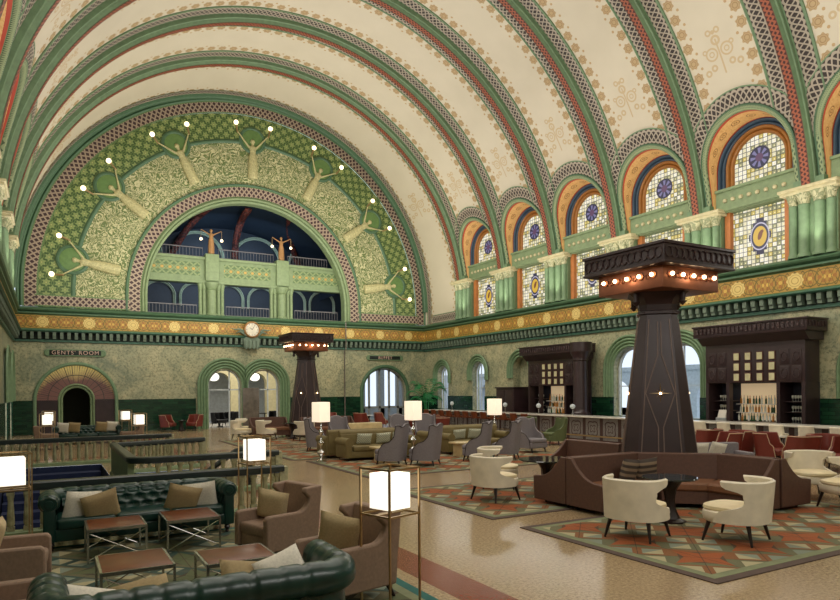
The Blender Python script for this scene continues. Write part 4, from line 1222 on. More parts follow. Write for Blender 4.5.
def make_olive_sofa(label, loc, rz, W, group):
    t = thing('sofa', label, 'sofa', loc, rz, group); w = W / 2; mt = M['olive']
    for s in (-1, 1):
        mb = MB(); x = s * (w - 0.13); mb.tube((x, -0.44, 0.56), (x, 0.4, 0.56), 0.13, n=18); mb.box(x - 0.1, x + 0.1, -0.42, 0.4, 0.1, 0.56, bev=0.02); mb.build('rolled_arm', mt, t)
    mb = MB(); mb.box(-w + 0.1, w - 0.1, 0.2, 0.42, 0.1, 0.78, bev=0.03); mb.tube((-w + 0.1, 0.32, 0.79), (w - 0.1, 0.32, 0.79), 0.1, n=18); mb.build('backrest', mt, t)
    mb = MB(); mb.box(-w + 0.15, w - 0.15, -0.4, 0.3, 0.1, 0.3, bev=0.02); mb.build('seat_base', mt, t)
    for i in range(3):
        ww = (W - 0.52) / 3; a = -w + 0.26 + ww * i; mb = MB(); mb.box(a + 0.004, a + ww - 0.004, -0.43, 0.22, 0.29, 0.45, bev=0.04); mb.build('seat_cushion', mt, t)
    for sx_ in (-1, 1):
        for y in (-0.36, 0.34): leg('leg', t, (sx_ * (w - 0.12), y, 0.11), (sx_ * (w - 0.12), y, 0), 0.03, 0.02, M['leg'])
    return t
def make_stool(label, loc, rz, mat, group):
    t = thing('bar_stool', label, 'bar stool', loc, rz, group)
    mb = MB(); shell(mb, 0.22, 0.2, 0.72, 1.0, lambda q: 85 - 10 * q, 0.04, 0.6, 0.03, 16, 6); mb.build('backrest', mat, t)
    mb = MB(); mb.box(-0.2, 0.2, -0.2, 0.18, 0.68, 0.76, bev=0.03); mb.build('seat', mat, t)
    for sx_ in (-1, 1):
        for sy_ in (-1, 1): leg('leg', t, (sx_ * 0.16, sy_ * 0.15, 0.69), (sx_ * 0.2, sy_ * 0.2, 0), 0.016, 0.012, M['leg'], 6)
    mb = MB()
    for s in (-1, 1): mb.tube((-0.18, s * 0.18, 0.25), (0.18, s * 0.18, 0.25), 0.01, n=6); mb.tube((s * 0.18, -0.18, 0.25), (s * 0.18, 0.18, 0.25), 0.01, n=6)
    mb.build('footrest', M['steel'], t); return t

# ------------------------------------------------------------ balustrades round the stairs
def turned(mb, x, y, h):
    mb.box(x - 0.05, x + 0.05, y - 0.05, y + 0.05, 0.1, 0.16); mb.box(x - 0.05, x + 0.05, y - 0.05, y + 0.05, h - 0.2, h - 0.12)
    mb.lathe([(0.035, 0.16), (0.052, 0.2), (0.05, 0.3), (0.036, h - 0.28), (0.05, h - 0.2)], (x, y, 0), 8)
def balustrade(label, pts, h, group, post_ends=True, step=0.27, solid=None, flat=False):
    t = thing('balustrade', label, 'railing', (pts[0][0], pts[0][1], 0), 0, group); ox, oy = pts[0]
    q = [(x - ox, y - oy) for x, y in pts]
    def strip(name, w, z0, z1, mat, bev=0.0):
        mb = MB(); L, R = [], []
        for i, p in enumerate(q):
            a, b = q[max(0, i - 1)], q[min(len(q) - 1, i + 1)]; d = Vector((b[0] - a[0], b[1] - a[1])).normalized(); nx_, ny_ = -d.y * w / 2, d.x * w / 2
            L.append((p[0] + nx_, p[1] + ny_)); R.append((p[0] - nx_, p[1] - ny_))
        P = [[(l[0], l[1], z0), (l[0], l[1], z1 - 0.02), ((l[0] * 0.9 + r[0] * 0.1), (l[1] * 0.9 + r[1] * 0.1), z1), ((r[0] * 0.9 + l[0] * 0.1), (r[1] * 0.9 + l[1] * 0.1), z1), (r[0], r[1], z1 - 0.02), (r[0], r[1], z0)] for l, r in zip(L, R)]
        V = mb.grid(P, closev=True, smooth=False); mb.bm.faces.new(V[0]); mb.bm.faces.new(V[-1][::-1])
        return mb.build(name, mat, t)
    strip('handrail', 0.2, h - 0.1, h, M['iron_green']); strip('rail_mould', 0.13, h - 0.13, h - 0.1, M['iron_green']); strip('plinth', 0.2, 0, 0.1, M['green_light'])
    for i, (a, b) in enumerate(zip(q, q[1:])):
        L = math.dist(a, b)
        if solid == i:
            mb = MB(); d = Vector((b[0] - a[0], b[1] - a[1])).normalized(); n_ = Vector((-d.y, d.x)) * 0.06
            mb.prism([(a[0] + n_.x, a[1] + n_.y), (b[0] + n_.x, b[1] + n_.y), (b[0] - n_.x, b[1] - n_.y), (a[0] - n_.x, a[1] - n_.y)], 'z', 0.1, h - 0.13); mb.build('solid_panel', M['green_light'], t); continue
        if L < 0.5: continue
        k = int(L / step)
        for j in range(k):
            s = (j + 0.5) / k; mb = MB(); turned(mb, a[0] + (b[0] - a[0]) * s, a[1] + (b[1] - a[1]) * s, h + 0.02); mb.build('baluster', M['baluster'], t)
    if post_ends:
        for p in (q[0], q[-1]):
            mb = MB(); mb.box(p[0] - 0.075, p[0] + 0.075, p[1] - 0.075, p[1] + 0.075, 0, h - 0.02, bev=0.01); mb.build('newel_post', M['baluster'], t)
    return t
M['iron_green'] = plain('blackened green handrail', rgb(36, 46, 46), 0.3)
M['baluster'] = plain('veined cream and green baluster', rgb(158, 156, 122), 0.4, scale=14, var=0.3)
M['globe_soft'] = glow('soft white globe', rgb(255, 250, 235), 1.6)
# ------------------------------------------------------------ rugs
def rug(label, x0, x1, y0, y1, mat, e1, e2, rz=0.0, grp=None):
    cx, cy = (x0 + x1) / 2, (y0 + y1) / 2; a, b = (x1 - x0) / 2, (y1 - y0) / 2
    t = thing('rug', label, 'rug', (cx, cy, 0), rz, grp)
    mb = MB(); mb.box(-a, a, -b, b, 0.0, 0.012); mb.build('border', e1, t)
    mb = MB(); mb.box(-a + 0.12, a - 0.12, -b + 0.12, b - 0.12, 0.006, 0.014); mb.build('inner_border', e2, t)
    mb = MB(); a2, b2 = a - 0.24, b - 0.24
    mb.face([(-a2, -b2, 0.016), (a2, -b2, 0.016), (a2, b2, 0.016), (-a2, b2, 0.016)], [(0, 0), (2 * a2, 0), (2 * a2, 2 * b2), (0, 2 * b2)]); mb.build('field', mat, t, angle=0)
    return t
rug('orange and sage geometric rug nearest the camera, under the cushioned booth', 6.17, 12.2, 4.45, 7.8, M['carpet'], M['rug_edge'], M['rug_edge_green'])
rug('orange and sage geometric rug under the pair of cream chairs left of the brown booth', 6.17, 12.2, 8.5, 12.1, M['carpet'], M['rug_edge'], M['rug_edge_green'])
rug('orange patterned rug under the grey wing chairs with their backs to the camera', 6.6, 14.3, 14.1, 18.45, M['carpet'], M['rug_edge'], M['rug_edge_green'])
rug('orange patterned rug behind the olive sofas, in the middle of the hall', 6.3, 14.3, 18.85, 22.8, M['carpet'], M['rug_edge'], M['rug_edge_green'])
rug('orange patterned rug under the cream chairs in front of the far tower', 6.2, 14.3, 24.4, 28.2, M['carpet'], M['rug_edge'], M['rug_edge_green'])
rug('green patterned rug with teal border under the two green leather sofas', -1.05, 3.35, 4.2, 10.1, M['carpet_green'], M['rug_edge_teal'], M['rug_edge_green'])

# ------------------------------------------------------------ towers
def make_tower(label, loc):
    t = thing('light_tower', label, 'tower', loc, 0, 'wooden light towers')
    def octa(r, z, sk=0.0):
        q = []
        for i in range(4):
            a = PI / 4 + PI / 2 * i; c, s = math.cos(a), math.sin(a)
            for w_ in (-0.64, 0.64): q.append((r * (c - s * w_), r * (s + c * w_), z))
        return q
    mb = MB(); V = mb.grid([octa(r, z) for r, z in ((0.84, 0), (0.84, 0.12), (0.8, 0.16), (0.8, 0.28), (0.75, 0.32))], closev=True, smooth=False); mb.bm.faces.new(V[0]); mb.bm.faces.new(V[-1][::-1]); mb.build('plinth', M['wood'], t, angle=20)
    R0, R1 = 0.735, 0.345
    mb = MB(); V = mb.grid([octa(R0, 0.3), octa(R1, 3.56)], closev=True, smooth=False); mb.bm.faces.new(V[0]); o = mb.build('shaft', M['wood'], t, angle=20)
    rr = lambda z: R0 + (R1 - R0) * (z - 0.3) / 3.26
    for f in range(4):
        a = PI / 4 + PI / 2 * f; c, s = math.cos(a), math.sin(a); k = 1.0
        def P(u, z, d=0.012):     # u -1..1 across the face
            r = rr(z); h = r * 0.64; return (c * (r * k + d) - s * u * h, s * (r * k + d) + c * u * h, z)
        mb = MB()
        for pts in ([P(-0.85, 0.45), P(-0.8, 3.45)], [P(0.85, 0.45), P(0.8, 3.45)], [P(0.12, 0.5), P(0.12, 1.35), P(0.78, 2.0), P(0.12, 2.75), P(0.12, 3.4)], [P(-0.12, 0.5), P(-0.12, 1.35), P(-0.78, 2.0), P(-0.12, 2.75), P(-0.12, 3.4)]): mb.path(pts, 0.011, 5)
        mb.build('moulded_panel', M['wood_edge'], o)
        mb = MB(); mb.sphere(P(0, 2.0, 0.04), 0.024, 6); q = mb.build('star_bulb', M['bulb'], t, angle=0)
        mb = MB()
        for i in range(8):
            th = PI / 4 * i; L = 0.1 if i % 2 else 0.2; x = math.cos(th) * L; z = math.sin(th) * L; b = P(0, 2.0, 0.02); e = (b[0] - s * x, b[1] + c * x, b[2] + z); mb.tube(b, e, 0.012, 0.002, 4)
        mb.build('star_ray', M['brass'], q)
    mb = MB(); V = mb.grid([octa(r, z) for r, z in ((0.345, 3.54), (0.39, 3.56), (0.39, 3.61), (0.35, 3.63), (0.36, 3.74), (0.42, 3.85), (0.52, 3.94), (0.57, 3.98))], closev=True, smooth=False); mb.bm.faces.new(V[-1][::-1]); mb.build('flared_neck', M['wood'], t, angle=20)
    for px_, py_ in ((0.6, 0), (-0.6, 0), (0, 0.6), (0, -0.6)):
        mb = MB(); mb.lathe([(0.01, 3.7), (0.09, 3.78), (0.055, 3.785), (0.055, 3.975)], (px_, py_, 0), 8); mb.build('drop_pendant', M['wood'], t)
    mb = MB(); mb.box(-0.8, 0.8, -0.8, 0.8, 3.97, 4.4, bev=0.01); mb.build('lamp_frieze', M['copper'], t)
    mb = MB(); mb.box(-1.0, 1.0, -1.0, 1.0, 4.37, 4.72, bev=0.01); mb.box(-1.03, 1.03, -1.03, 1.03, 4.72, 4.78, bev=0.01); mb.box(-1.02, 1.02, -1.02, 1.02, 4.37, 4.42, bev=0.01); mb.build('canopy_box', M['wood'], t)
    for f in range(4):
        a = PI / 2 * f; RM = Matrix.Rotation(a, 4, 'Z')
        mb = MB()
        for i in range(12):
            x = -0.88 + 0.16 * i; mb.path([RM @ Vector((x + 0.085 * math.cos(w_), -1.012, 4.57 + 0.1 * math.sin(w_))) for w_ in [2 * PI * j / 14 for j in range(14)]], 0.013, 4, closed=True)
        mb.build('interlaced_frieze', M['mantle'], t)
        for i in range(5):
            x = -0.6 + 0.3 * i
            mb = MB(); mb.sphere(RM @ Vector((x, -0.86, 4.22)), 0.038, 6); mb.build('bulb', M['bulb'], t, angle=0)
            mb = MB(); mb.path([RM @ Vector((x + 0.06 * math.cos(w_), -0.815, 4.22 + 0.06 * math.sin(w_))) for w_ in [2 * PI * j / 12 for j in range(12)]], 0.012, 4, closed=True)
            if i < 4: mb.path([RM @ Vector((x + 0.15 + 0.045 * math.cos(w_), -0.815, 4.2 + 0.045 * math.sin(w_))) for w_ in [2 * PI * j / 10 for j in range(10)]], 0.01, 4, closed=True)
            mb.build('bulb_ring', M['copper'], t)
    return t
tw = make_tower('dark wood octagonal tower with lit canopy rising above the near brown booths', (10.6, 8.95, 0))
dup(tw, 'dark wood octagonal tower with lit canopy near the far end wall', (10.6, 29.5, 0), 0, 'wooden light towers')

# ------------------------------------------------------------ booths round the near tower
G = 'brown banquettes round the near tower'
CX_, CY_ = 10.6, 8.57
bo = {}
make_booth('brown mohair banquette left of the striped cushions, with a curved end panel at left', (8.71, CY_, 0), 0, 1.68, G, (True, False), (0, 0.33))
make_booth('brown mohair banquette set across the corner before the near tower, behind the black table', (10.05, 8.03, 0), face_rz(-0.69, -0.72), 1.45, G, (False, False), (0.34, 0.34))
make_booth('brown mohair banquette with an end panel right of the near black table', (CX_ - 0.06, 7.02, 0), -PI / 2, 1.06, G, (False, True), (0.33, 0))
make_booth('brown banquette facing the far wall, back to back with the leftmost one', (8.71, CY_ + 0.02, 0), PI, 1.68, G, (False, True))
make_booth('brown banquette facing the bar, back to back with the one right of the black table', (CX_ + 0.02, 7.03, 0), PI / 2, 1.06, G, (True, False))
make_booth('brown banquette behind the glass topped table, left of the tower', (CX_ + 0.1, 10.8, 0), -PI / 2, 1.6, G, (True, False))
make_booth('brown banquette facing the bar beyond the tower, far side', (CX_ + 0.12, 10.8, 0), PI / 2, 1.6, G, (False, True))
# booths round the far tower
G2 = 'brown banquettes round the far tower'
make_booth('dark red banquette left of the far tower', (8.7, 29.5, 0), 0, 1.6, G2)
make_booth('dark red banquette in front of the far tower', (11.1, 28.3, 0), 0, 2.4, G2)
make_round_table('black round pedestal table in front of the cushioned brown banquette', (8.4, 6.88, 0.016), 0.42, 0.7, M['black_glass'], 'pedestal tables by the near tower')
make_round_table('glass topped pedestal table beside the two cream chairs at left of the booths', (8.55, 9.95, 0.016), 0.55, 0.7, M['black_glass'], 'pedestal tables by the near tower')
make_round_table('small dark round table right of the near booths, half hidden by the end panel', (11.75, 7.9, 0), 0.32, 0.7, M['black_glass'], 'pedestal tables by the near tower')
make_pillow('striped brown cushion at left on the near brown banquette', (8.95, 8.2, 0.64), (math.radians(12), 0.1, 0.1), M['pillow_stripe'], 'striped cushions on the banquette', 0.42)
make_pillow('striped brown cushion leaning over its twin on the near brown banquette', (9.33, 8.14, 0.64), (math.radians(14), -0.12, -0.3), M['pillow_stripe'], 'striped cushions on the banquette', 0.42)

G = 'cream barrel chairs'
bc = make_barrel('cream barrel chair with its back to the camera, left of the black pedestal table', (7.15, 6.42, 0.016), face_rz(1.0, 0.3), G)
for lab, x, y, fx, fy in (
    ('cream barrel chair seen from behind, right of the black pedestal table', 8.15, 5.56, -0.25, 1.0),
    ('cream barrel chair facing the camera, right of the booth end panel', 12.6, 7.05, -0.55, -1.0),
    ('cream barrel chair cut by the right edge of the photo', 11.85, 6.0, -1.0, 0.3),
    ('cream barrel chair nearest the left corner of its rug, left of the booths', 7.3, 9.98, 1.0, 0.15),
    ('cream barrel chair behind another one, beside the glass topped table', 8.3, 11.2, 0.7, -0.6),
    ('cream barrel chair farthest left in front of the far tower', 7.8, 29.9, 1, -0.2),
    ('cream barrel chair facing right, left of the far tower table', 8.1, 27.6, 1, 0.1),
    ('cream barrel chair with its back to the camera before the far tower', 9.25, 26.1, -0.1, 1),
    ('cream barrel chair tucked behind the others left of the far tower', 7.2, 28.3, 0.8, -0.6)):
    dup(bc, lab, (x, y, 0.016 if y < 12.2 else 0.0), face_rz(fx, fy), G)
make_round_table('dark pedestal table among the cream chairs before the far tower', (9.2, 27.4, 0.016), 0.45, 0.7, M['black_glass'], 'pedestal tables by the far tower')

# ------------------------------------------------------------ middle group: wing chairs, olive sofas, lamps
G = 'grey wing chairs'
wc = make_wing('grey wing chair seen from behind, leftmost of the front four', (8.2, 16.0, 0.016), face_rz(-0.7, 0.72), G, M['grey'])
for lab, x, y, fx, fy in (
    ('grey wing chair seen from behind, second of the front four', 9.05, 15.6, -0.68, 0.74),
    ('grey wing chair seen from behind, third of the front four', 10.95, 15.85, -0.7, 0.7),
    ('grey wing chair seen from behind, rightmost of the front four', 11.95, 15.75, -0.68, 0.74),
    ('grey wing chair beside the leftmost tall white lamp', 8.1, 21.4, 0.9, -0.5),
    ('grey wing chair facing the camera behind the left olive sofa', 9.2, 21.9, 0.15, -1),
    ('grey wing chair facing the camera, behind the middle white lamp', 11.6, 21.8, -0.1, -1),
    ('grey wing chair right of the middle white lamp, turned left', 12.5, 21.5, -0.5, -1)):
    dup(wc, lab, (x, y, 0.016 if y < 23 else 0), face_rz(fx, fy), G)
so = make_olive_sofa('olive sofa with two diamond patterned cushions, at left of the group', (8.75, 18.0, 0), 0, 2.5, 'olive sofas')
dup(so, 'olive sofa with two diamond patterned cushions, between the wing chairs at right', (12.3, 18.0, 0), 0, 'olive sofas')
dup(so, 'olive sofa turned away, back to back with the left olive sofa', (8.6, 19.2, 0), PI, 'olive sofas')
dup(so, 'olive sofa turned away, back to back with the right olive sofa', (12.3, 19.2, 0), PI, 'olive sofas')
for i, (x, lab) in enumerate(((8.3, 'patterned cushion at left on the left olive sofa'), (8.95, 'patterned cushion in the middle of the left olive sofa'), (9.5, 'patterned cushion at right on the left olive sofa, partly hidden'), (11.75, 'patterned cushion at left on the right olive sofa'), (12.35, 'patterned cushion at right on the right olive sofa'))):
    make_pillow(lab, (x, 18.0, 0.63), (math.radians(14), 0.05 * (-1) ** i, 0), M['pillow_lozenge'], 'diamond patterned cushions', 0.34, w=0.5)
def tan_table(lab, x, y):
    t = thing('cocktail_table', lab, 'table', (x, y, 0.016), 0, 'tan cocktail tables')
    mb = MB(); mb.box(-0.42, 0.42, -0.3, 0.3, 0.4, 0.45, bev=0.01); mb.build('table_top', M['tan_stone'], t)
    mb = MB(); mb.box(-0.3, 0.3, -0.22, 0.22, 0.0, 0.4, bev=0.005); mb.build('block_base', M['tan_stone'], t)
tan_table('tan block coffee table in front of the left olive sofa', 8.5, 16.9); tan_table('tan block coffee table in front of the right olive sofa', 11.3, 17.0)
G = 'tall white shaded lamps'
dl = make_drum_lamp('tall lamp with white square shade and turned stem, leftmost of three', (6.91, 18.0, 0.016), G)
dup(dl, 'tall lamp with white square shade behind the wing chairs, middle one', (9.62, 17.3, 0.016), 0.3, G)
dup(dl, 'tall lamp with white square shade behind the wing chairs, rightmost one', (13.85, 18.9, 0.016), 0.3, G)
# cream banquette sofa behind
t = thing('settee', 'pale beige settee behind the left olive sofa', 'sofa', (10.35, 22.9, 0), 0)
mb = MB(); mb.box(-1.1, 1.1, 0.2, 0.42, 0.1, 0.84, bev=0.04); mb.build('backrest', M['tan_stone'], t)
mb = MB(); mb.box(-1.1, 1.1, -0.38, 0.2, 0.12, 0.46, bev=0.04); mb.build('seat', M['tan_stone'], t)
for x in (-1, 1): leg('leg', t, (x, -0.3, 0.13), (x, -0.3, 0), 0.03, 0.02, M['leg']); leg('leg', t, (x, 0.34, 0.13), (x, 0.34, 0), 0.03, 0.02, M['leg'])
G = 'sage green armchairs'
gw = make_wing('sage green armchair with its back to the camera, left one by the bar', (16.15, 20.1, 0), face_rz(0.2, 1), G, M['sage'], 1.0, 'club_armchair', 0.4, False)
dup(gw, 'sage green armchair seen from the side, right one by the bar', (16.5, 18.75, 0), face_rz(-1, 0.3), G)
dup(wc, 'grey wing chair with olive piping in front of the bar, far right', (13.9, 16.9, 0), face_rz(0.1, -1), 'grey wing chairs')
# grey settee with white cushions behind the near booths
t = thing('settee', 'grey settee with two white cushions behind the near brown booths', 'sofa', (13.3, 9.75, 0), face_rz(-0.4, -0.9))
mb = MB(); mb.box(-0.85, 0.85, 0.22, 0.42, 0.1, 0.8, bev=0.03); mb.build('backrest', M['grey'], t)
for s in (-1, 1): mb = MB(); a, b = sorted((s * 0.85, s * 0.72)); mb.box(a, b, -0.4, 0.3, 0.1, 0.62, bev=0.03); mb.build('arm', M['grey'], t)
mb = MB(); mb.box(-0.72, 0.72, -0.4, 0.24, 0.1, 0.45, bev=0.03); mb.build('seat', M['grey'], t)
for x_ in (-0.7, 0.7):
    for y_ in (-0.3, 0.3): leg('leg', t, (x_, y_, 0.12), (x_, y_, 0), 0.03, 0.02, M['leg'])
make_pillow('white cushion at left on the grey settee', (12.95, 9.75, 0.66), (0.3, 0, -0.4), M['pillow_white'], 'white cushions on the settee', 0.38)
make_pillow('white cushion at right on the grey settee', (13.35, 9.6, 0.66), (0.3, 0.2, -0.4), M['pillow_white'], 'white cushions on the settee', 0.38)

# ------------------------------------------------------------ red leather chairs
G = 'oxblood leather club chairs'
rc = make_club('red leather club chair right of the near tower, back to the camera', (17.0, 12.6, 0), face_rz(0.1, 1), G)
reds = ((16.1, 11.35, -0.7, 0.5, 'red leather club chair turned left, second from the near tower'),
    (17.0, 11.6, -0.5, 0.2, 'red leather club chair seen edge on, close behind the tower-side pair'),
    (16.9, 10.5, 0.2, -1, 'red leather club chair facing the camera at the centre of the red group'),
    (16.55, 9.55, 0.3, 1, 'red leather club chair with broad back to the camera above the cream chair'),
    (17.3, 9.3, -0.4, -0.8, 'red leather club chair second from the right edge'),
    (16.9, 8.6, -1, 0.2, 'red leather club chair at the right edge of the photo'),
    (12.9, 23.4, 0.2, 1, 'red leather club chair under the potted palm, leftmost'),
    (13.8, 24.0, 0.8, 0.3, 'red leather club chair beyond the middle white lamp'),
    (15.0, 24.6, -0.2, 1, 'broad red leather chair back in the middle distance'),
    (15.6, 25.6, 0.9, 0.2, 'red leather club chair facing the bar in the distance'),
    (14.3, 26.8, -0.9, 0.2, 'red leather club chair far off, turned left'),
    (16.3, 27.5, 0.2, 1, 'red leather club chair far off near the bar end'),
    (17.2, 30.2, -0.4, 0.9, 'red leather club chair left of the palm, far'),
    (15.9, 32.2, 0.9, -0.3, 'red leather club chair before the big arched doorway, right'),
    (14.9, 32.6, 0.9, 0.3, 'red leather club chair before the big arched doorway, left'),
    (12.6, 33.8, 0.3, -1, 'red leather chair between the far tower and the green tiles, left'),
    (13.5, 33.8, -0.3, -1, 'red leather chair between the far tower and the green tiles, right'),
    (5.45, 36.6, 0.8, -0.5, 'red leather chair against the end wall tiles, left of a pair'),
    (6.75, 36.4, -0.8, -0.5, 'red leather chair against the end wall tiles, right of a pair'))
for x, y, fx, fy, lab in reds: dup(rc, lab, (x, y, 0), face_rz(fx, fy), G)
make_round_table('small dark table between the two red chairs at the end wall', (6.1, 36.5, 0), 0.25, 0.6, M['black_glass'], 'small dark tables')
for i, (x, y) in enumerate(((17.9, 11.0), (14.4, 25.4), (15.4, 33.0))):
    make_round_table(('marble table in the middle of the near red chairs', 'marble table in the middle of the far red chairs', 'marble table before the big arched doorway')[i], (x, y, 0), 0.38, 0.72, M['marble_top'], 'marble tables')

# ------------------------------------------------------------ bar
t = thing('bar_counter', 'long bar counter with marble top and mosaic front along the right wall', 'bar', (19.3, 19.7, 0)); L = 12.3
mb = MB(); mb.box(-0.3, 0.3, -L, L, 0, 0.93); mb.build('body', M['wood_red'], t)
mb = MB(); mb.box(-0.55, 0.45, -L - 0.1, L + 0.1, 0.93, 0.98, bev=0.01); mb.build('marble_counter', M['marble_top'], t)
mb = MB(); mb.face([(-0.31, -L, 0.04), (-0.31, L, 0.04), (-0.31, L, 0.94), (-0.31, -L, 0.94)], [(0, 0), (2 * L, 0), (2 * L, 0.9), (0, 0.9)]); mb.build('mosaic_front', M['mosaic'], t, angle=0)
mb = MB(); mb.tube((-0.45, -L, 0.2), (-0.45, L, 0.2), 0.03, n=8); mb.build('foot_rail', M['brass'], t)
G = 'bar stools along the counter'
st = make_stool('pale bar stool at the near end of the bar', (18.35, 8.6, 0), face_rz(1, 0), M['cream'], G)
for i in range(8): dup(st, 'pale leather bar stool in the row right of the near tower', (18.35, 9.5 + 0.85 * i, 0), face_rz(1, 0), G)
st2 = make_stool('tan leather bar stool in the far row along the bar', (18.3, 22.6, 0), face_rz(1, 0), M['table_leather'], G)
for i in range(1, 12): dup(st2, 'tan leather bar stool in the far row along the bar', (18.3, 22.6 + 0.78 * i, 0), face_rz(1, 0), G)
# tap lamps on the counter
G = 'globe lamps on the bar'
for i, (y, lab) in enumerate(((30.2, 'small white globe lamp on the bar, farthest'), (25.4, 'small white globe lamp on the bar before the dark cabinet'), (22.9, 'small white globe lamp on the bar left of the bottles'), (20.7, 'small white globe lamp on the bar by the round column'))):
    t = thing('bar_lamp', lab, 'lamp', (19.25, y, 0.98), 0, G)
    mb = MB(); mb.lathe([(0.07, 0), (0.07, 0.02), (0.025, 0.04), (0.02, 0.26), (0.05, 0.28)], n=12); mb.build('stem', M['steel'], t)
    mb = MB(); mb.sphere((0, 0, 0.37), 0.11, 8); mb.build('lamp_globe', M['white_paint'], t, angle=0)
# glasses by the till
rnd = random.Random(3)
def bottle(mb, x, y, z, s=1.0):
    h = (0.28 + 0.06 * rnd.random()) * s; r = 0.035 * s
    mb.lathe([(r, 0), (r, h * 0.55), (r * 0.4, h * 0.72), (r * 0.35, h), (r * 0.45, h)], (x, y, z), 8)
def back_bar(label, y0, y1, zt, column=False, mat=None):
    yc = (y0 + y1) / 2; L = (y1 - y0) / 2
    t = thing('back_bar', label, 'bar cabinet', (20.7, yc, 0), 0, 'carved back bars')   # local x towards the wall
    W = M['wood']
    mb = MB(); mb.box(0.0, 1.18, -L, L, zt - 0.42, zt, bev=0.01); mb.box(-0.04, 1.18, -L - 0.04, L + 0.04, zt - 0.06, zt, bev=0.01)
    if column: mb.lathe([(0.5, zt - 0.42), (0.5, zt)], (0.24, -L - 0.05, 0), 24)
    mb.build('cornice', W, t)
    mb = MB(); n = int(2 * L / 0.16); P = [(0.02, -L + 0.04, zt - 0.3)]
    for i in range(n):
        y0_ = -L + 0.08 + 0.16 * i; P += [(0.01, y0_, 0), (-0.035, y0_, 0), (-0.035, y0_ + 0.08, 0), (0.01, y0_ + 0.08, 0)]
    P = [p for p in P[1:]]
    mb.grid([[(x_, y_, z_) for x_, y_, q_ in P] for z_ in (zt - 0.3, zt - 0.1)], smooth=False); mb.build('dentil_row', M['mantle'], t)
    mb = MB(); P = []
    for i in range(6):
        x0_ = 0.08 + 0.18 * i; P += [(x0_, -L - 0.005), (x0_, -L - 0.035), (x0_ + 0.08, -L - 0.035), (x0_ + 0.08, -L - 0.005)]
    mb.grid([[(x_, y_, z_) for x_, y_ in P] for z_ in (zt - 0.3, zt - 0.1)], smooth=False); mb.build('dentil_row', M['mantle'], t)
    b = L - 0.26
    mb = MB(); mb.prism([(-L * 0 + 0.08, zt - 0.42), (0.2, zt - 0.55), (0.35, zt - 0.7), (1.18, zt - 0.7), (1.18, zt - 0.42)], 'y', -L + 0.12, L - 0.12); mb.build('cove_mould', W, t)
    z2 = 2.26
    mb = MB(); mb.box(0.35, 1.18, -b, b, z2, zt - 0.7, bev=0.01); mb.build('upper_body', W, t)
    # carved panels either side, frames in the middle
    for s in (-1, 1):
        yy = s * (b * 0.74)
        for zz in (z2 + 0.3, z2 + 0.85):
            for k_ in range(2):
                y_ = yy + (k_ - 0.5) * 0.4; mb = MB()
                mb.box(0.33, 0.36, y_ - 0.16, y_ + 0.16, zz - 0.24, zz + 0.24, bev=0.012); q = mb.build('carved_panel', M['wood'], t)
                mb = MB(); mb.path([(0.325, y_ + 0.1 * math.cos(w_), zz + 0.15 * math.sin(w_)) for w_ in [2 * PI * j / 16 for j in range(16)]], 0.018, 5, closed=True); mb.build('carved_ring', M['mantle'], q)
    for r in range(3):
        for c in range(4):
            y_ = -0.72 + 0.43 * c; zz = z2 + 0.2 + 0.36 * r
            mb = MB(); mb.box(0.32, 0.36, y_ - 0.12, y_ + 0.12, zz - 0.15, zz + 0.15, bev=0.005); o = mb.build('picture_frame', M['wood_red'], t)
            mb = MB(); mb.box(0.312, 0.325, y_ - 0.095, y_ + 0.095, zz - 0.12, zz + 0.12); mb.build('print', M['paper'], o)
    # lower carcass: posts, lit centre bay, shelf bays
    mb = MB()
    for y_, dp_ in ((-b, 1.12), (-0.98, 1.12), (0.98, 0.55), (b, 1.12)): a_, b_ = (y_, y_ + 0.12) if y_ < 0 else (y_ - 0.12, y_); mb.box(0.35, dp_, a_, b_, 0.9, z2 + 0.01)
    mb.box(0.2, 1.18, -b, b, 0, 0.9); mb.build('lower_body', W, t)
    mb = MB(); mb.box(1.12, 1.18, -b, b, 0.9, z2); mb.build('back_board', M['bar_back_dark'], t)
    mb = MB(); mb.box(1.08, 1.11, -0.9, 0.9, 0.95, z2 - 0.02); mb.build('light_box', M['cove'], t)
    for s in (-1, 1):
        a_, b_ = sorted((s * 0.98, s * (b - 0.14)))
        for zz in (1.25, 1.6): mb = MB(); mb.box(0.6, 1.12, a_, b_, zz, zz + 0.025); mb.build('shelf', W, t)
    for zz in (1.2, 1.5): mb = MB(); mb.box(0.7, 1.07, -0.84, 0.84, zz, zz + 0.02); mb.build('glass_shelf', M['marble_top'], t)
    if column:
        mb = MB(); mb.lathe([(0.42, 0.9), (0.42, 1.0), (0.36, 1.06), (0.34, 1.2), (0.31, zt - 0.85), (0.36, zt - 0.8), (0.34, zt - 0.7), (0.44, zt - 0.5), (0.46, zt - 0.42)], (0.2, -L - 0.05, 0), 24); mb.build('round_column', M['wood'], t)
    # bottles and glasses
    kinds = ('bottle_green', 'bottle_amber', 'bottle_clear'); g = 'bottles on the %s back bar' % ('far' if column else 'near'); proto = {}
    for zz, xx in ((0.92, 0.8), (1.222, 0.9), (1.522, 0.92)):
        for j in range(15):
            k_ = rnd.choice(kinds); y_ = -0.8 + 0.113 * j + rnd.uniform(-0.02, 0.02); w_ = (20.7 + xx, yc + y_, zz)
            cn = {'bottle_green': 'green', 'bottle_amber': 'amber', 'bottle_clear': 'clear'}[k_]; nm = '%s glass bottle in the lit centre bay of the %s back bar' % (cn, 'far' if column else 'near')
            if k_ not in proto:
                mb = MB(); bottle(mb, 0, 0, 0, 1.0); o = mb.build('bottle', M[k_]); proto[k_] = tag(o, nm, 'bottle', g + ', ' + cn)
            else: o = proto[k_].copy(); COL.objects.link(o)
            o.location = w_
    gp = None
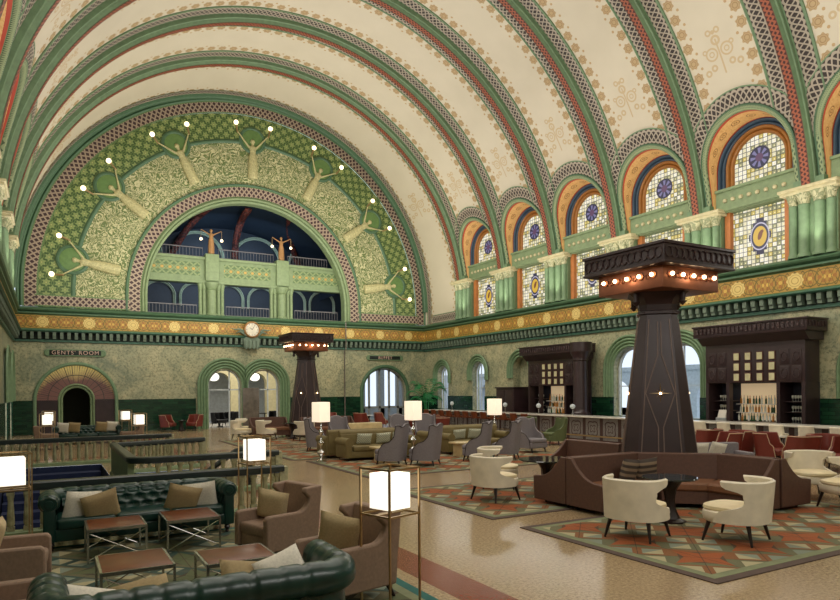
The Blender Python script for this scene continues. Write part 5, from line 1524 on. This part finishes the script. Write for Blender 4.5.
    for s in (-1, 1):
        for zz in (0.902, 1.277, 1.627):
            for j in range(5):
                y_ = s * (1.15 + (b - 1.45) * j / 4)
                if gp is None:
                    mb = MB(); mb.lathe([(0.03, 0), (0.03, 0.006), (0.005, 0.012), (0.005, 0.08), (0.035, 0.11), (0.04, 0.17), (0.033, 0.2)], n=10); o = gp = mb.build('wine_glass', M['bottle_clear']); tag(o, 'stemmed glass on the side shelves of the %s back bar' % ('far' if column else 'near'), 'glass', 'glasses on the %s back bar' % ('far' if column else 'near'))
                else: o = gp.copy(); COL.objects.link(o)
                o.location = (20.7 + 0.8, yc + y_, zz)
    return t
back_bar('carved dark wood back bar with twelve framed prints, right of the near tower', 11.7, 15.85, 4.33)
back_bar('carved dark wood back bar with a round column at its right end, far one', 22.0, 26.1, 4.2, True)
t = thing('side_cabinet', 'low dark wood cabinet left of the far back bar', 'cabinet', (21.0, 27.2, 0))
mb = MB(); mb.box(-0.4, 0.8, -0.75, 0.75, 0, 2.15, bev=0.01); mb.build('body', M['wood'], t)
mb = MB(); mb.box(-0.46, 0.84, -0.8, 0.8, 2.15, 2.22, bev=0.01); mb.build('top', M['wood'], t)
for s in (-1, 1): mb = MB(); a, b = sorted((s * 0.04, s * 0.7)); mb.box(-0.43, -0.4, a, b, 0.2, 2.05, bev=0.008); mb.build('door', M['wood'], t)
t = thing('cash_register', 'pale cash register on the near back bar shelf', 'cash register', (20.95, 15.0, 0.9)); 
mb = MB(); mb.box(0.1, 0.45, -0.2, 0.2, 0, 0.12, bev=0.01); mb.build('drawer', M['slate_paint'], t)
mb = MB(); mb.prism([(0.15, 0.12), (0.35, 0.12), (0.3, 0.4), (0.25, 0.4)], 'y', -0.16, 0.16); mb.build('screen', M['marble_top'], t)

# ------------------------------------------------------------ stair balustrades
balustrade('near marble balustrade with dark rail behind the green leather sofa', [(XL + 0.14, 11.12), (3.55, 11.12)], 0.8, 'stair balustrades', step=0.2)
balustrade('far marble balustrade with dark rail, in front of the far green sofa', [(XL + 0.14, 21.35), (3.3, 21.6)], 0.8, 'stair balustrades', step=0.2)
u = []
for i in range(7): a = PI + PI / 2 * i / 6; u.append((1.75 + 0.35 * math.cos(a), 14.15 + 0.35 * math.sin(a)))
balustrade('curved marble balustrade round the middle stair, with solid green end panel', [(3.75, 18.9), (1.4, 18.2)] + u + [(4.3, 13.8)], 0.82, 'stair balustrades', solid=1, step=0.2)
t = thing('stair_handrail', 'sloping black handrail going down the middle stair', 'railing', (3.9, 14.6, 0))
mb = MB(); mb.box(-0.05, 0.05, -0.05, 0.05, 0, 0.82); mb.path([(0, 0, 0.84), (-0.3, 0, 0.78), (-2.3, 0.1, -0.6)], 0.06, 8); mb.build('sloping_rail', M['iron_green'], t)
for i in range(7):
    mb = MB(); x = -0.3 - 0.28 * i; z = 0.75 - (0.3 + 0.28 * i - 0.3) * 0.69; mb.tube((x, 0.03, z - 0.8), (x, 0.03, z), 0.025, n=6); mb.build('baluster', M['baluster'], t)

# ------------------------------------------------------------ foreground lounge
sf = make_chesterfield('green buttoned leather chesterfield facing the camera, against the balustrade', (1.14, 10.2, 0.016), 0, 2.6); sf.scale = (1, 1, 0.93)
make_chesterfield('green leather chesterfield with its back to the camera, nearest', (0.99, 4.95, 0.016), PI, 2.3, 0.95)
for lab, x, y, z, rot, m, s in (
    ('off-white cushion at the left end of the buttoned green sofa', 0.36, 9.95, 0.55, (0.3, 0.1, 0.35), 'pillow_white', 0.46),
    ('tan cushion on the left of the buttoned green sofa, in front of a white one', 0.6, 9.85, 0.54, (0.35, -0.25, 0.1), 'pillow_tan', 0.46),
    ('tan cushion on the right of the buttoned green sofa', 1.66, 9.88, 0.54, (0.35, 0.25, -0.1), 'pillow_tan', 0.46),
    ('off-white cushion in the right arm of the buttoned green sofa', 1.93, 9.95, 0.55, (0.3, -0.1, -0.3), 'pillow_white', 0.46),
    ('off-white cushion at the left end of the near green sofa', 0.2, 5.15, 0.55, (-0.8, 0.25, -0.1), 'pillow_white', 0.42),
    ('tan cushion at the left of the near green sofa, beside the white one', 0.6, 5.2, 0.54, (-0.9, -0.1, 0.1), 'pillow_tan', 0.42),
    ('tan cushion at the right of the near green sofa', 1.36, 5.22, 0.56, (-0.75, 0.2, 0.1), 'pillow_tan', 0.42),
    ('off-white cushion in the right corner of the near green sofa', 1.66, 5.15, 0.59, (-0.55, -0.25, 0.2), 'pillow_white', 0.42)):
    make_pillow(lab, (x, y, z), rot, M[m], None, s)
G = 'chestnut topped cocktail tables'
make_xtable('chestnut leather topped metal table in front of the left of the buttoned sofa', (0.72, 9.2, 0.016), 0.66, 0.7, 0.42, G)
make_xtable('chestnut leather topped metal table in front of the right of the buttoned sofa', (1.64, 9.28, 0.016), 0.66, 0.76, 0.42, G)
make_xtable('chestnut leather topped metal table nearest, at left', (0.72, 7.03, 0.016), 0.64, 0.74, 0.42, G)
make_xtable('chestnut leather topped metal table nearest, at right', (1.65, 6.76, 0.016), 0.68, 0.62, 0.42, G)
G = 'brown mohair armchairs'
ac = make_armchair('brown armchair with tan cushion at the right end of the buttoned green sofa', (2.5, 8.12, 0.016), face_rz(-0.94, -0.28), G); ac.scale = (0.9, 0.9, 0.95)
dup(ac, 'brown armchair with tan cushion behind the nearest cube lamp', (2.58, 6.1, 0.016), face_rz(-0.97, -0.2), G)
dup(ac, 'brown armchair at the left edge, upper one', (-0.4, 7.8, 0.016), face_rz(1, -0.08), G)
dup(ac, 'brown armchair at the left edge, lower one', (-0.4, 5.85, 0.016), face_rz(1, 0.0), G)
make_pillow('tan cushion on the armchair right of the buttoned sofa', (2.48, 8.2, 0.64), (0.3, 0.2, face_rz(-0.6, -0.8)), M['pillow_cream'], None, 0.42)
make_pillow('tan cushion on the armchair behind the nearest cube lamp', (2.56, 6.18, 0.64), (0.3, 0.2, face_rz(-0.6, -0.8)), M['pillow_cream'], None, 0.44)
make_pillow('cream cushion on the upper left edge armchair', (-0.5, 7.8, 0.63), (0.3, 0, face_rz(1, 0)), M['pillow_cream'], None, 0.42)
make_pillow('cream cushion on the lower left edge armchair', (-0.5, 5.85, 0.63), (0.3, 0, face_rz(1, 0)), M['pillow_cream'], None, 0.42)
G = 'brass cage lamps with glowing cube shades'
cl = make_cube_lamp('brass cage lamp with glowing cube shade nearest, right of the near green sofa', (2.86, 5.62, 0.0), 0.3, G)
dup(cl, 'brass cage lamp with glowing cube shade at the right end of the buttoned sofa', (2.95, 10.75, 0.0), 0.1, G)
dup(cl, 'brass cage lamp with glowing cube shade cut by the left edge', (-0.42, 9.55, 0.0), 0.1, G)
dup(cl, 'brass cage lamp with glowing cube shade beyond the stairs at left, front one', (-0.1, 26.9, 0.0), 0.2, G)
dup(cl, 'brass cage lamp with glowing cube shade beyond the stairs at left, behind another', (-0.05, 30.6, 0.0), 0.2, G)
dup(cl, 'brass cage lamp with glowing cube shade right of the far green sofa, front one', (2.75, 25.0, 0.0), 0.2, G)
dup(cl, 'brass cage lamp with glowing cube shade right of the far green sofa, back one', (2.75, 29.8, 0.0), 0.2, G)
# far lounge beyond the stairs
dup(sf, 'green chesterfield beyond the stairs, in front of the fan-lit doorway', (1.35, 30.2, 0.0), 0, 'green leather chesterfields')
dup(ac, 'brown armchair beyond the stairs, left of the far green sofa', (-0.1, 27.9, 0), face_rz(1, 0), 'brown mohair armchairs')
dup(ac, 'brown armchair beyond the stairs, right of the far green sofa', (2.75, 27.6, 0), face_rz(-1, 0), 'brown mohair armchairs')
for lab, x, m in (('off-white cushion at the left of the far green sofa', 0.45, 'pillow_white'), ('tan cushion at the left of the far green sofa', 0.85, 'pillow_tan'), ('tan cushion at the right of the far green sofa', 1.85, 'pillow_tan'), ('off-white cushion at the right of the far green sofa', 2.25, 'pillow_white')):
    make_pillow(lab, (x, 29.95, 0.68), (0.3, 0.1, 0), M[m], None, 0.45)

# ------------------------------------------------------------ palm
t = thing('potted_palm', 'tall potted palm in the corner right of the big arched doorway', 'plant', (20.2, 34.6, 0))
mb = MB(); mb.lathe([(0.2, 0), (0.32, 0.15), (0.36, 0.4), (0.3, 0.62), (0.33, 0.66), (0.28, 0.66), (0.26, 0.58)], n=20); mb.build('pot', M['pot'], t)
r_ = random.Random(11)
mb = MB()
for i in range(5): a = 2 * PI * i / 5; mb.path([(0.08 * math.cos(a), 0.08 * math.sin(a), 0.55), (0.14 * math.cos(a), 0.14 * math.sin(a), 1.3), (0.2 * math.cos(a), 0.2 * math.sin(a), 1.9)], 0.03, 6)
mb.build('stems', M['leaf'], t)
for i in range(17):
    a = 2 * PI * i / 17 * 2.4 + r_.uniform(-0.2, 0.2); Lf = r_.uniform(1.1, 1.7); up = r_.uniform(0.35, 1.3); z0 = r_.uniform(1.2, 1.9); mb = MB(); prev = None; pts = []
    for j in range(14):
        s = j / 13; pts.append(Vector((math.cos(a) * (0.12 + Lf * 0.75 * s), math.sin(a) * (0.12 + Lf * 0.75 * s), z0 + up * math.sin(s * 2.1) * 1.0 - 0.35 * s * s)))
    mb.path(pts, 0.012, 4)
    for j in range(2, 14):
        d = (pts[min(j + 1, 13)] - pts[j - 1]).normalized(); side_ = d.cross(Vector((0, 0, 1))).normalized()
        for sg in (-1, 1):
            l_ = 0.42 * math.sin(PI * (j / 14) ** 0.7) + 0.1; p = pts[j]; e = p + side_ * sg * l_ * 0.85 + d * l_ * 0.5 - Vector((0, 0, l_ * 0.35)); w_ = d * 0.03
            m_ = (p + e) / 2 + Vector((0, 0, 0.03)); mb.face([p - w_ * 0.5, m_ - w_, e, m_ + w_]) 
    mb.build('frond', M['leaf'], t, smooth='keep', angle=0)

# ------------------------------------------------------------ statues, wall figures, clock, signs
def figure(name, mat, parent, h, arms_up, wide=0.55):
    """robed standing woman with raised arms; one continuous skinned body plus a draped robe"""
    s = h / 1.7
    V = [(0, 0, 0.95), (0, 0, 1.12), (0, -0.01, 1.32), (0, 0, 1.46), (0, -0.01, 1.56), (0, -0.01, 1.66)]
    E = [(0, 1), (1, 2), (2, 3), (3, 4), (4, 5)]; Rr = [0.13, 0.1, 0.13, 0.05, 0.085, 0.07]
    for sg in (-1, 1):
        b = len(V)
        V += [(sg * 0.17, 0, 1.38), (sg * (0.17 + wide * 0.45), -0.03, 1.38 + arms_up * 0.45), (sg * (0.17 + wide), -0.06, 1.38 + arms_up), (sg * (0.2 + wide * 1.12), -0.07, 1.4 + arms_up * 1.12)]
        Rr += [0.062, 0.045, 0.032, 0.036]; E += [(2, b), (b, b + 1), (b + 1, b + 2), (b + 2, b + 3)]
    me = bpy.data.meshes.new(name); me.from_pydata([(x * s, y * s, z * s) for x, y, z in V], E, []); me.materials.append(mat)
    o = bpy.data.objects.new(name, me); COL.objects.link(o); o.parent = parent
    m = o.modifiers.new('skin', 'SKIN'); m.use_smooth_shade = True
    for i, sv in enumerate(me.skin_vertices[0].data): sv.radius = (Rr[i] * s, Rr[i] * s * 0.85); sv.use_root = (i == 0)
    m2 = o.modifiers.new('sub', 'SUBSURF'); m2.levels = 2; m2.render_levels = 2
    mb = MB(); P = []
    for z, r in ((0.0, 0.17), (0.05, 0.2), (0.3, 0.2), (0.6, 0.2), (0.85, 0.18), (1.0, 0.17), (1.1, 0.13), (1.2, 0.135), (1.34, 0.16), (1.4, 0.12)):
        P.append([(r * s * (1 + 0.09 * math.sin(9 * a) * (1 - z / 1.5)) * math.cos(a), r * s * 0.75 * (1 + 0.09 * math.sin(9 * a) * (1 - z / 1.5)) * math.sin(a), z * s) for a in [2 * PI * i / 36 for i in range(36)]])
    q = mb.grid(P, closev=True); mb.bm.faces.new(q[0]); mb.build('robe', mat, parent, angle=80)
    mb = MB(); mb.sphere((0, 0.02 * s, 1.63 * s), 0.1 * s, 8, (0.105 * s, 0.11 * s, 0.1 * s)); mb.build('hair', mat, parent, angle=0)
for x, lab in ((8.15, 'bronze robed statue holding two hanging lamps, left one on the gallery'), (12.3, 'bronze robed statue holding two hanging lamps, right one on the gallery')):
    t = thing('gallery_statue', lab, 'statue', (x, YB + 0.68, 10.0), 0, 'gallery statues'); figure('body', M['bronze'], t, 1.45, 0.22, 0.42)
    for sg in (-1, 1):
        mb = MB(); mb.tube((sg * 0.58, -0.06, 1.38), (sg * 0.58, -0.06, 0.92), 0.012, n=5); mb.build('chain', M['brass'], t)
        mb = MB(); mb.sphere((sg * 0.58, -0.06, 0.85), 0.085, 6); mb.build('lamp_globe', M['globe'], t, angle=0)
places = ('lowest at the left end', 'second from the left', 'third from the left', 'topmost at the crown', 'third from the right', 'second from the right', 'lowest at the right end')
for i in range(7):
    th = PI - (PI / 2 + (i - 3) * math.radians(26.67)); th = PI - (PI / 2 - (3 - i) * math.radians(-26.67)) if False else PI / 2 + (3 - i) * math.radians(26.67)
    t = thing('relief_figure', 'pale relief woman raising two lit globes over the great arch, ' + places[i], 'relief sculpture', (0, 0, 0), 0, 'relief figures over the great arch')
    R0 = 7.2
    t.location = (XT + R0 * math.cos(th), YB - 0.16, ZT + R0 * math.sin(th)); t.rotation_euler = (0, -(th - PI / 2), 0)
    figure('body', M['relief'], t, 2.25, 0.5, 0.44)
    for sg in (-1, 1):
        mb = MB(); mb.tube((sg * 0.9, -0.1, 2.5), (sg * 0.98, -0.15, 2.92), 0.04, 0.055, 8); mb.build('torch', M['brass'], t)
        mb = MB(); mb.sphere((sg * 1.0, -0.2, 3.04), 0.13, 8); mb.build('lamp_globe', M['globe'], t, angle=0)
# clock
t = thing('wall_clock', 'round clock with winged carved bracket on the end wall frieze', 'clock', (10.17, YB - 0.42, 5.66))
RX = Matrix.Rotation(PI / 2, 4, 'X')
mb = MB(); mb.lathe([(0.36, 0.0), (0.46, 0.0), (0.49, 0.05), (0.46, 0.12), (0.41, 0.14), (0.38, 0.1)], n=36, M=RX, cap=False); mb.build('case_ring', M['bronze'], t, angle=60)
mb = MB(); mb.lathe([(0.0001, 0.06), (0.4, 0.06), (0.4, 0.02)], n=36, M=RX); mb.build('dial', M['clock_face'], t, angle=30)
mb = MB()
for i in range(12):
    a = 2 * PI * i / 12; mb.tube((0.29 * math.sin(a), -0.065, 0.29 * math.cos(a)), (0.35 * math.sin(a), -0.065, 0.35 * math.cos(a)), 0.012, n=4)
mb.build('hour_marks', M['iron'], t)
for a, l_, nm in ((-0.9, 0.2, 'hour_hand'), (0.55, 0.3, 'minute_hand')):
    mb = MB(); mb.tube((0, -0.075, 0), (l_ * math.sin(a), -0.075, l_ * math.cos(a)), 0.016, 0.006, 5); mb.build(nm, M['iron'], t)
for s in (-1, 1):
    mb = MB(); mb.path([(s * 0.4, 0, -0.15), (s * 0.7, 0.02, 0.0), (s * 0.95, 0.04, -0.02), (s * 1.2, 0.06, 0.05)], 0.05, 6, [0.08, 0.06, 0.04, 0.01])
    mb.path([(s * 0.3, 0, -0.35), (s * 0.65, 0.02, -0.12), (s * 0.9, 0.05, -0.2)], 0.05, 6, [0.08, 0.06, 0.02]); mb.build('wing_scroll', M['dentil'], t)
mb = MB(); mb.prism([(-0.5, -0.55), (-0.42, -1.05), (0.42, -1.05), (0.5, -0.55), (0.3, -0.4), (-0.3, -0.4)], 'y', 0.0, 0.36)
for i in range(4): mb.box(-0.4 + 0.22 * i, -0.28 + 0.22 * i, -0.06, 0.02, -1.12, -0.62, bev=0.02)
mb.build('bracket', M['dentil'], t)
def sign(text, label, x, z, w, h):
    t = thing('wall_sign', label, 'sign', (x, YB - 0.03, z), 0)
    mb = MB(); mb.box(-w / 2, w / 2, -0.05, 0, -h / 2, h / 2, bev=0.008); mb.build('board', M['sign'], t)
    mb = MB()
    for s in (-1, 1): mb.lathe([(h * 0.62, 0), (h * 0.62, 0.03), (h * 0.45, 0.05), (h * 0.42, 0.03)], n=20, M=Matrix.Translation((s * (w / 2 + 0.06), 0, 0)) @ RX)
    for s in (-1, 1): mb.box(-w / 2, w / 2, -0.065, 0, s * h / 2 - 0.025, s * h / 2 + 0.025, bev=0.006)
    mb.build('scrolled_frame', M['green'], t)
    cu = bpy.data.curves.new(text, 'FONT'); cu.body = text; cu.size = h * 0.95; cu.extrude = 0.006; cu.align_x = 'CENTER'; cu.align_y = 'CENTER'; cu.space_character = 1.2
    tmp = bpy.data.objects.new('lettering', cu); COL.objects.link(tmp)
    dg = bpy.context.evaluated_depsgraph_get(); me = bpy.data.meshes.new_from_object(tmp.evaluated_get(dg)); bpy.data.objects.remove(tmp)
    me.materials.clear(); me.materials.append(M['sign_text'])
    o = bpy.data.objects.new('lettering', me); COL.objects.link(o); o.parent = t; o.rotation_euler = (PI / 2, 0, 0); o.location = (0, -0.056, 0)
sign("GENTS' ROOM", 'long black sign with pale capitals above the fan-lit doorway', 1.17, 4.14, 2.35, 0.3)
sign('BUFFET', 'black sign with pale capitals above the big arched doorway', 18.94, 4.2, 2.2, 0.28)
# slab, pipe, cafe
t = thing('marble_slab', 'brown veined marble slab panel between the twin arches', 'panel', (10.1, YB - 0.25, 0)); mb = MB(); mb.box(-0.45, 0.5, -0.03, 0.03, 0.06, 2.3, bev=0.005); mb.build('slab', M['slab'], t); mb = MB(); mb.box(-0.48, 0.53, -0.08, 0.08, 0, 0.06); mb.build('foot', M['iron'], t)
mb = MB(); mb.tube((16.05, YB - 0.16, 0), (16.05, YB - 0.16, 4.6), 0.04, n=8); tag(mb.build('wall_pipe', M['slab']), 'thin dark vertical pipe on the end wall right of the far tower', 'pipe')
mb = MB(); mb.tube((16.05, YB - 0.4, 4.6), (16.05, YB - 0.4, 6.4), 0.035, n=8); mb.build('wall_pipe', M['slab']); tag(COL.objects[-1], 'dark pipe section crossing the gilded frieze of the end wall', 'pipe')
ct = thing('cafe_table', 'dark cafe table with chairs seen through the left twin arch', 'table', (7.7, YB + 1.6, 0), 0, 'cafe tables through the twin arches')
mb = MB(); mb.lathe([(0.0001, 0.7), (0.4, 0.7), (0.4, 0.74), (0.0001, 0.74)], n=20); mb.build('table_top', M['iron'], ct)
mb = MB(); mb.lathe([(0.2, 0), (0.2, 0.02), (0.03, 0.05), (0.03, 0.7)], n=10); mb.build('pedestal', M['iron'], ct)
for lab, x, y in (('dark cafe table behind the first one through the left twin arch', 8.9, 2.2), ('dark cafe table seen through the right twin arch, left', 10.6, 1.7), ('dark cafe table seen through the right twin arch, right', 11.7, 2.4)): dup(ct, lab, (x, YB + y, 0), 0, 'cafe tables through the twin arches')
cc = make_club('dark cafe chair through the left twin arch', (8.6, YB + 1.1, 0), 0.5, 'dark cafe chairs', M['iron'], M['iron'])
for lab, x, y, r in (('dark cafe chair far left through the left twin arch', 7.2, 2.3, 2.0), ('dark cafe chair at right through the left twin arch', 9.3, 1.5, -1.0), ('dark cafe chair at left through the right twin arch', 10.1, 2.6, 2.2), ('dark cafe chair at right through the right twin arch', 12.0, 1.6, -1.2)): dup(cc, lab, (x, YB + y, 0), r, 'dark cafe chairs')
for x, lab in ((8.35, 'white globe pendant through the left twin arch'), (10.75, 'white globe pendant through the right twin arch')):
    t = thing('globe_pendant', lab, 'pendant lamp', (x, YB + 1.2, 2.95), 0, 'globe pendants'); mb = MB(); mb.sphere((0, 0, 0), 0.27, 10, (0.3, 0.3, 0.24)); mb.build('lamp_globe', M['globe_soft'], t, angle=0); mb = MB(); mb.tube((0, 0, 0.2), (0, 0, 1.6), 0.012, n=5); mb.build('cord', M['iron'], t)
# ------------------------------------------------------------ light
def area(name, loc, target, sx_, sy_, power, col=(1.0, 0.86, 0.66), spread=180):
    l = bpy.data.lights.new(name, 'AREA'); l.shape = 'RECTANGLE'; l.size = sx_; l.size_y = sy_; l.energy = power; l.color = col; l.spread = math.radians(spread)
    o = bpy.data.objects.new(name, l); COL.objects.link(o); o.location = loc
    d = Vector(target) - Vector(loc); o.rotation_euler = d.to_track_quat('-Z', 'Y').to_euler(); return o
def spot(name, loc, target, power, ang=70, col=(1.0, 0.84, 0.6), size=0.1):
    l = bpy.data.lights.new(name, 'SPOT'); l.energy = power; l.spot_size = math.radians(ang); l.spot_blend = 0.8; l.color = col; l.shadow_soft_size = size
    o = bpy.data.objects.new(name, l); COL.objects.link(o); o.location = loc
    d = Vector(target) - Vector(loc); o.rotation_euler = d.to_track_quat('-Z', 'Y').to_euler(); return o
WARM = (1.0, 0.96, 0.91)
# floodlights on the tower canopies, aimed at the vault
for y in (8.95, 29.5): area('tower_uplight', (10.6, y, 5.0), (10.6, y, 19), 1.8, 1.8, 800, WARM)
area('hall_vault_fill', (10.6, 19.2, 6.6), (10.6, 19.2, 19), 10, 10, 420, WARM)  # unseen panel in mid-air, not on a canopy, aimed at the vault
area('rear_vault_fill', (10.6, -0.5, 6.6), (10.6, 1.5, 19), 8, 3, 380, WARM)  # unseen panel added at the camera end to brighten the vault
# cornice floods on both long walls
for x, tx in ((XR - 0.5, 4.0), (XL + 0.5, 17.0)):
    area('cornice_flood', (x, 17.5, 6.6), (tx, 17.5, 17), 36, 0.5, 520, WARM)
# small warm uplights at every pier
for y in PIERS[:8]:
    for x, s in ((XR - 0.75, 1), (XL + 0.75, -1)):
        spot('pier_uplight', (x, y - 0.3, 6.55), (x + s * 0.55, y, 9.4), 75, 95, (1.0, 0.94, 0.78))
area('rear_fill', (7, -1.8, 7.0), (9, 10, 0.5), 10, 0.6, 380, (1.0, 0.97, 0.93))  # unseen panel added behind the camera to brighten the near furniture
# end wall wash
area('end_wall_wash', (10.4, YB - 5, 6.7), (10.4, YB, 13), 16, 0.5, 430, (1.0, 0.93, 0.74))
# unseen panels added under the vault to brighten floor and lounge
area('hall_floor_fill', (10.4, 19, 15.5), (10.4, 19, 0), 12, 30, 1700, (1.0, 0.94, 0.86))
area('lounge_fill', (1.5, 8, 12.0), (1.5, 8, 0), 3, 6, 220, (1.0, 0.94, 0.86))
area('wall_wash_right', (16.5, 18, 9.0), (21.9, 18, 2.5), 26, 1.0, 460, (1.0, 0.95, 0.82))
area('wall_wash_end', (9.5, 32.0, 9.0), (9.5, 37.8, 2.5), 18, 1.0, 260, (0.98, 1.0, 0.88))
# gallery and cafe
area('gallery_light', (XT, YB + 3, 11.6), (XT, YB + 6.4, 10), 6, 1, 180, (0.6, 0.8, 1.0))
area('gallery_light_low', (XT, YB + 1.6, 8.3), (XT, YB + 6.4, 7.4), 8, 0.3, 160, (0.7, 0.85, 1.0))
area('cafe_light', (10, YB + 3, 4.4), (10, YB + 3, 0), 7, 4, 300, (1.0, 0.93, 0.82))
for y in (8.95, 29.5):
    for dx, dy in ((-0.95, 0), (0.95, 0), (0, -0.95), (0, 0.95)):
        l = bpy.data.lights.new('canopy_bulbs', 'POINT'); l.energy = 4; l.color = (1, 0.7, 0.42); l.shadow_soft_size = 0.1
        o = bpy.data.objects.new('canopy_bulbs', l); COL.objects.link(o); o.location = (10.6 + dx, y + dy, 4.2)
w = bpy.data.worlds.new('World'); S.world = w; w.use_nodes = True
bg = w.node_tree.nodes['Background']; bg.inputs[0].default_value = (0.78, 0.88, 1.0, 1); bg.inputs[1].default_value = 1.25

# ------------------------------------------------------------ camera
cam = bpy.data.cameras.new('camera'); co = bpy.data.objects.new('camera', cam); COL.objects.link(co)
co.matrix_world = Matrix.Translation((0, 0, 2.1)) @ Matrix.Rotation(math.radians(-29.7), 4, 'Z') @ Matrix.Rotation(PI / 2, 4, 'X') @ Matrix.Rotation(-0.0078, 4, 'Z')
cam.sensor_width = 36; cam.lens = 649 / 840 * 36; cam.shift_x = 0; cam.shift_y = 90 / 840; cam.clip_start = 0.05; cam.clip_end = 300
S.camera = co
S.view_settings.view_transform = 'Standard'; S.view_settings.look = 'None'; S.view_settings.gamma = 1.0; S.view_settings.exposure = -0.08
S.view_settings.use_curve_mapping = False
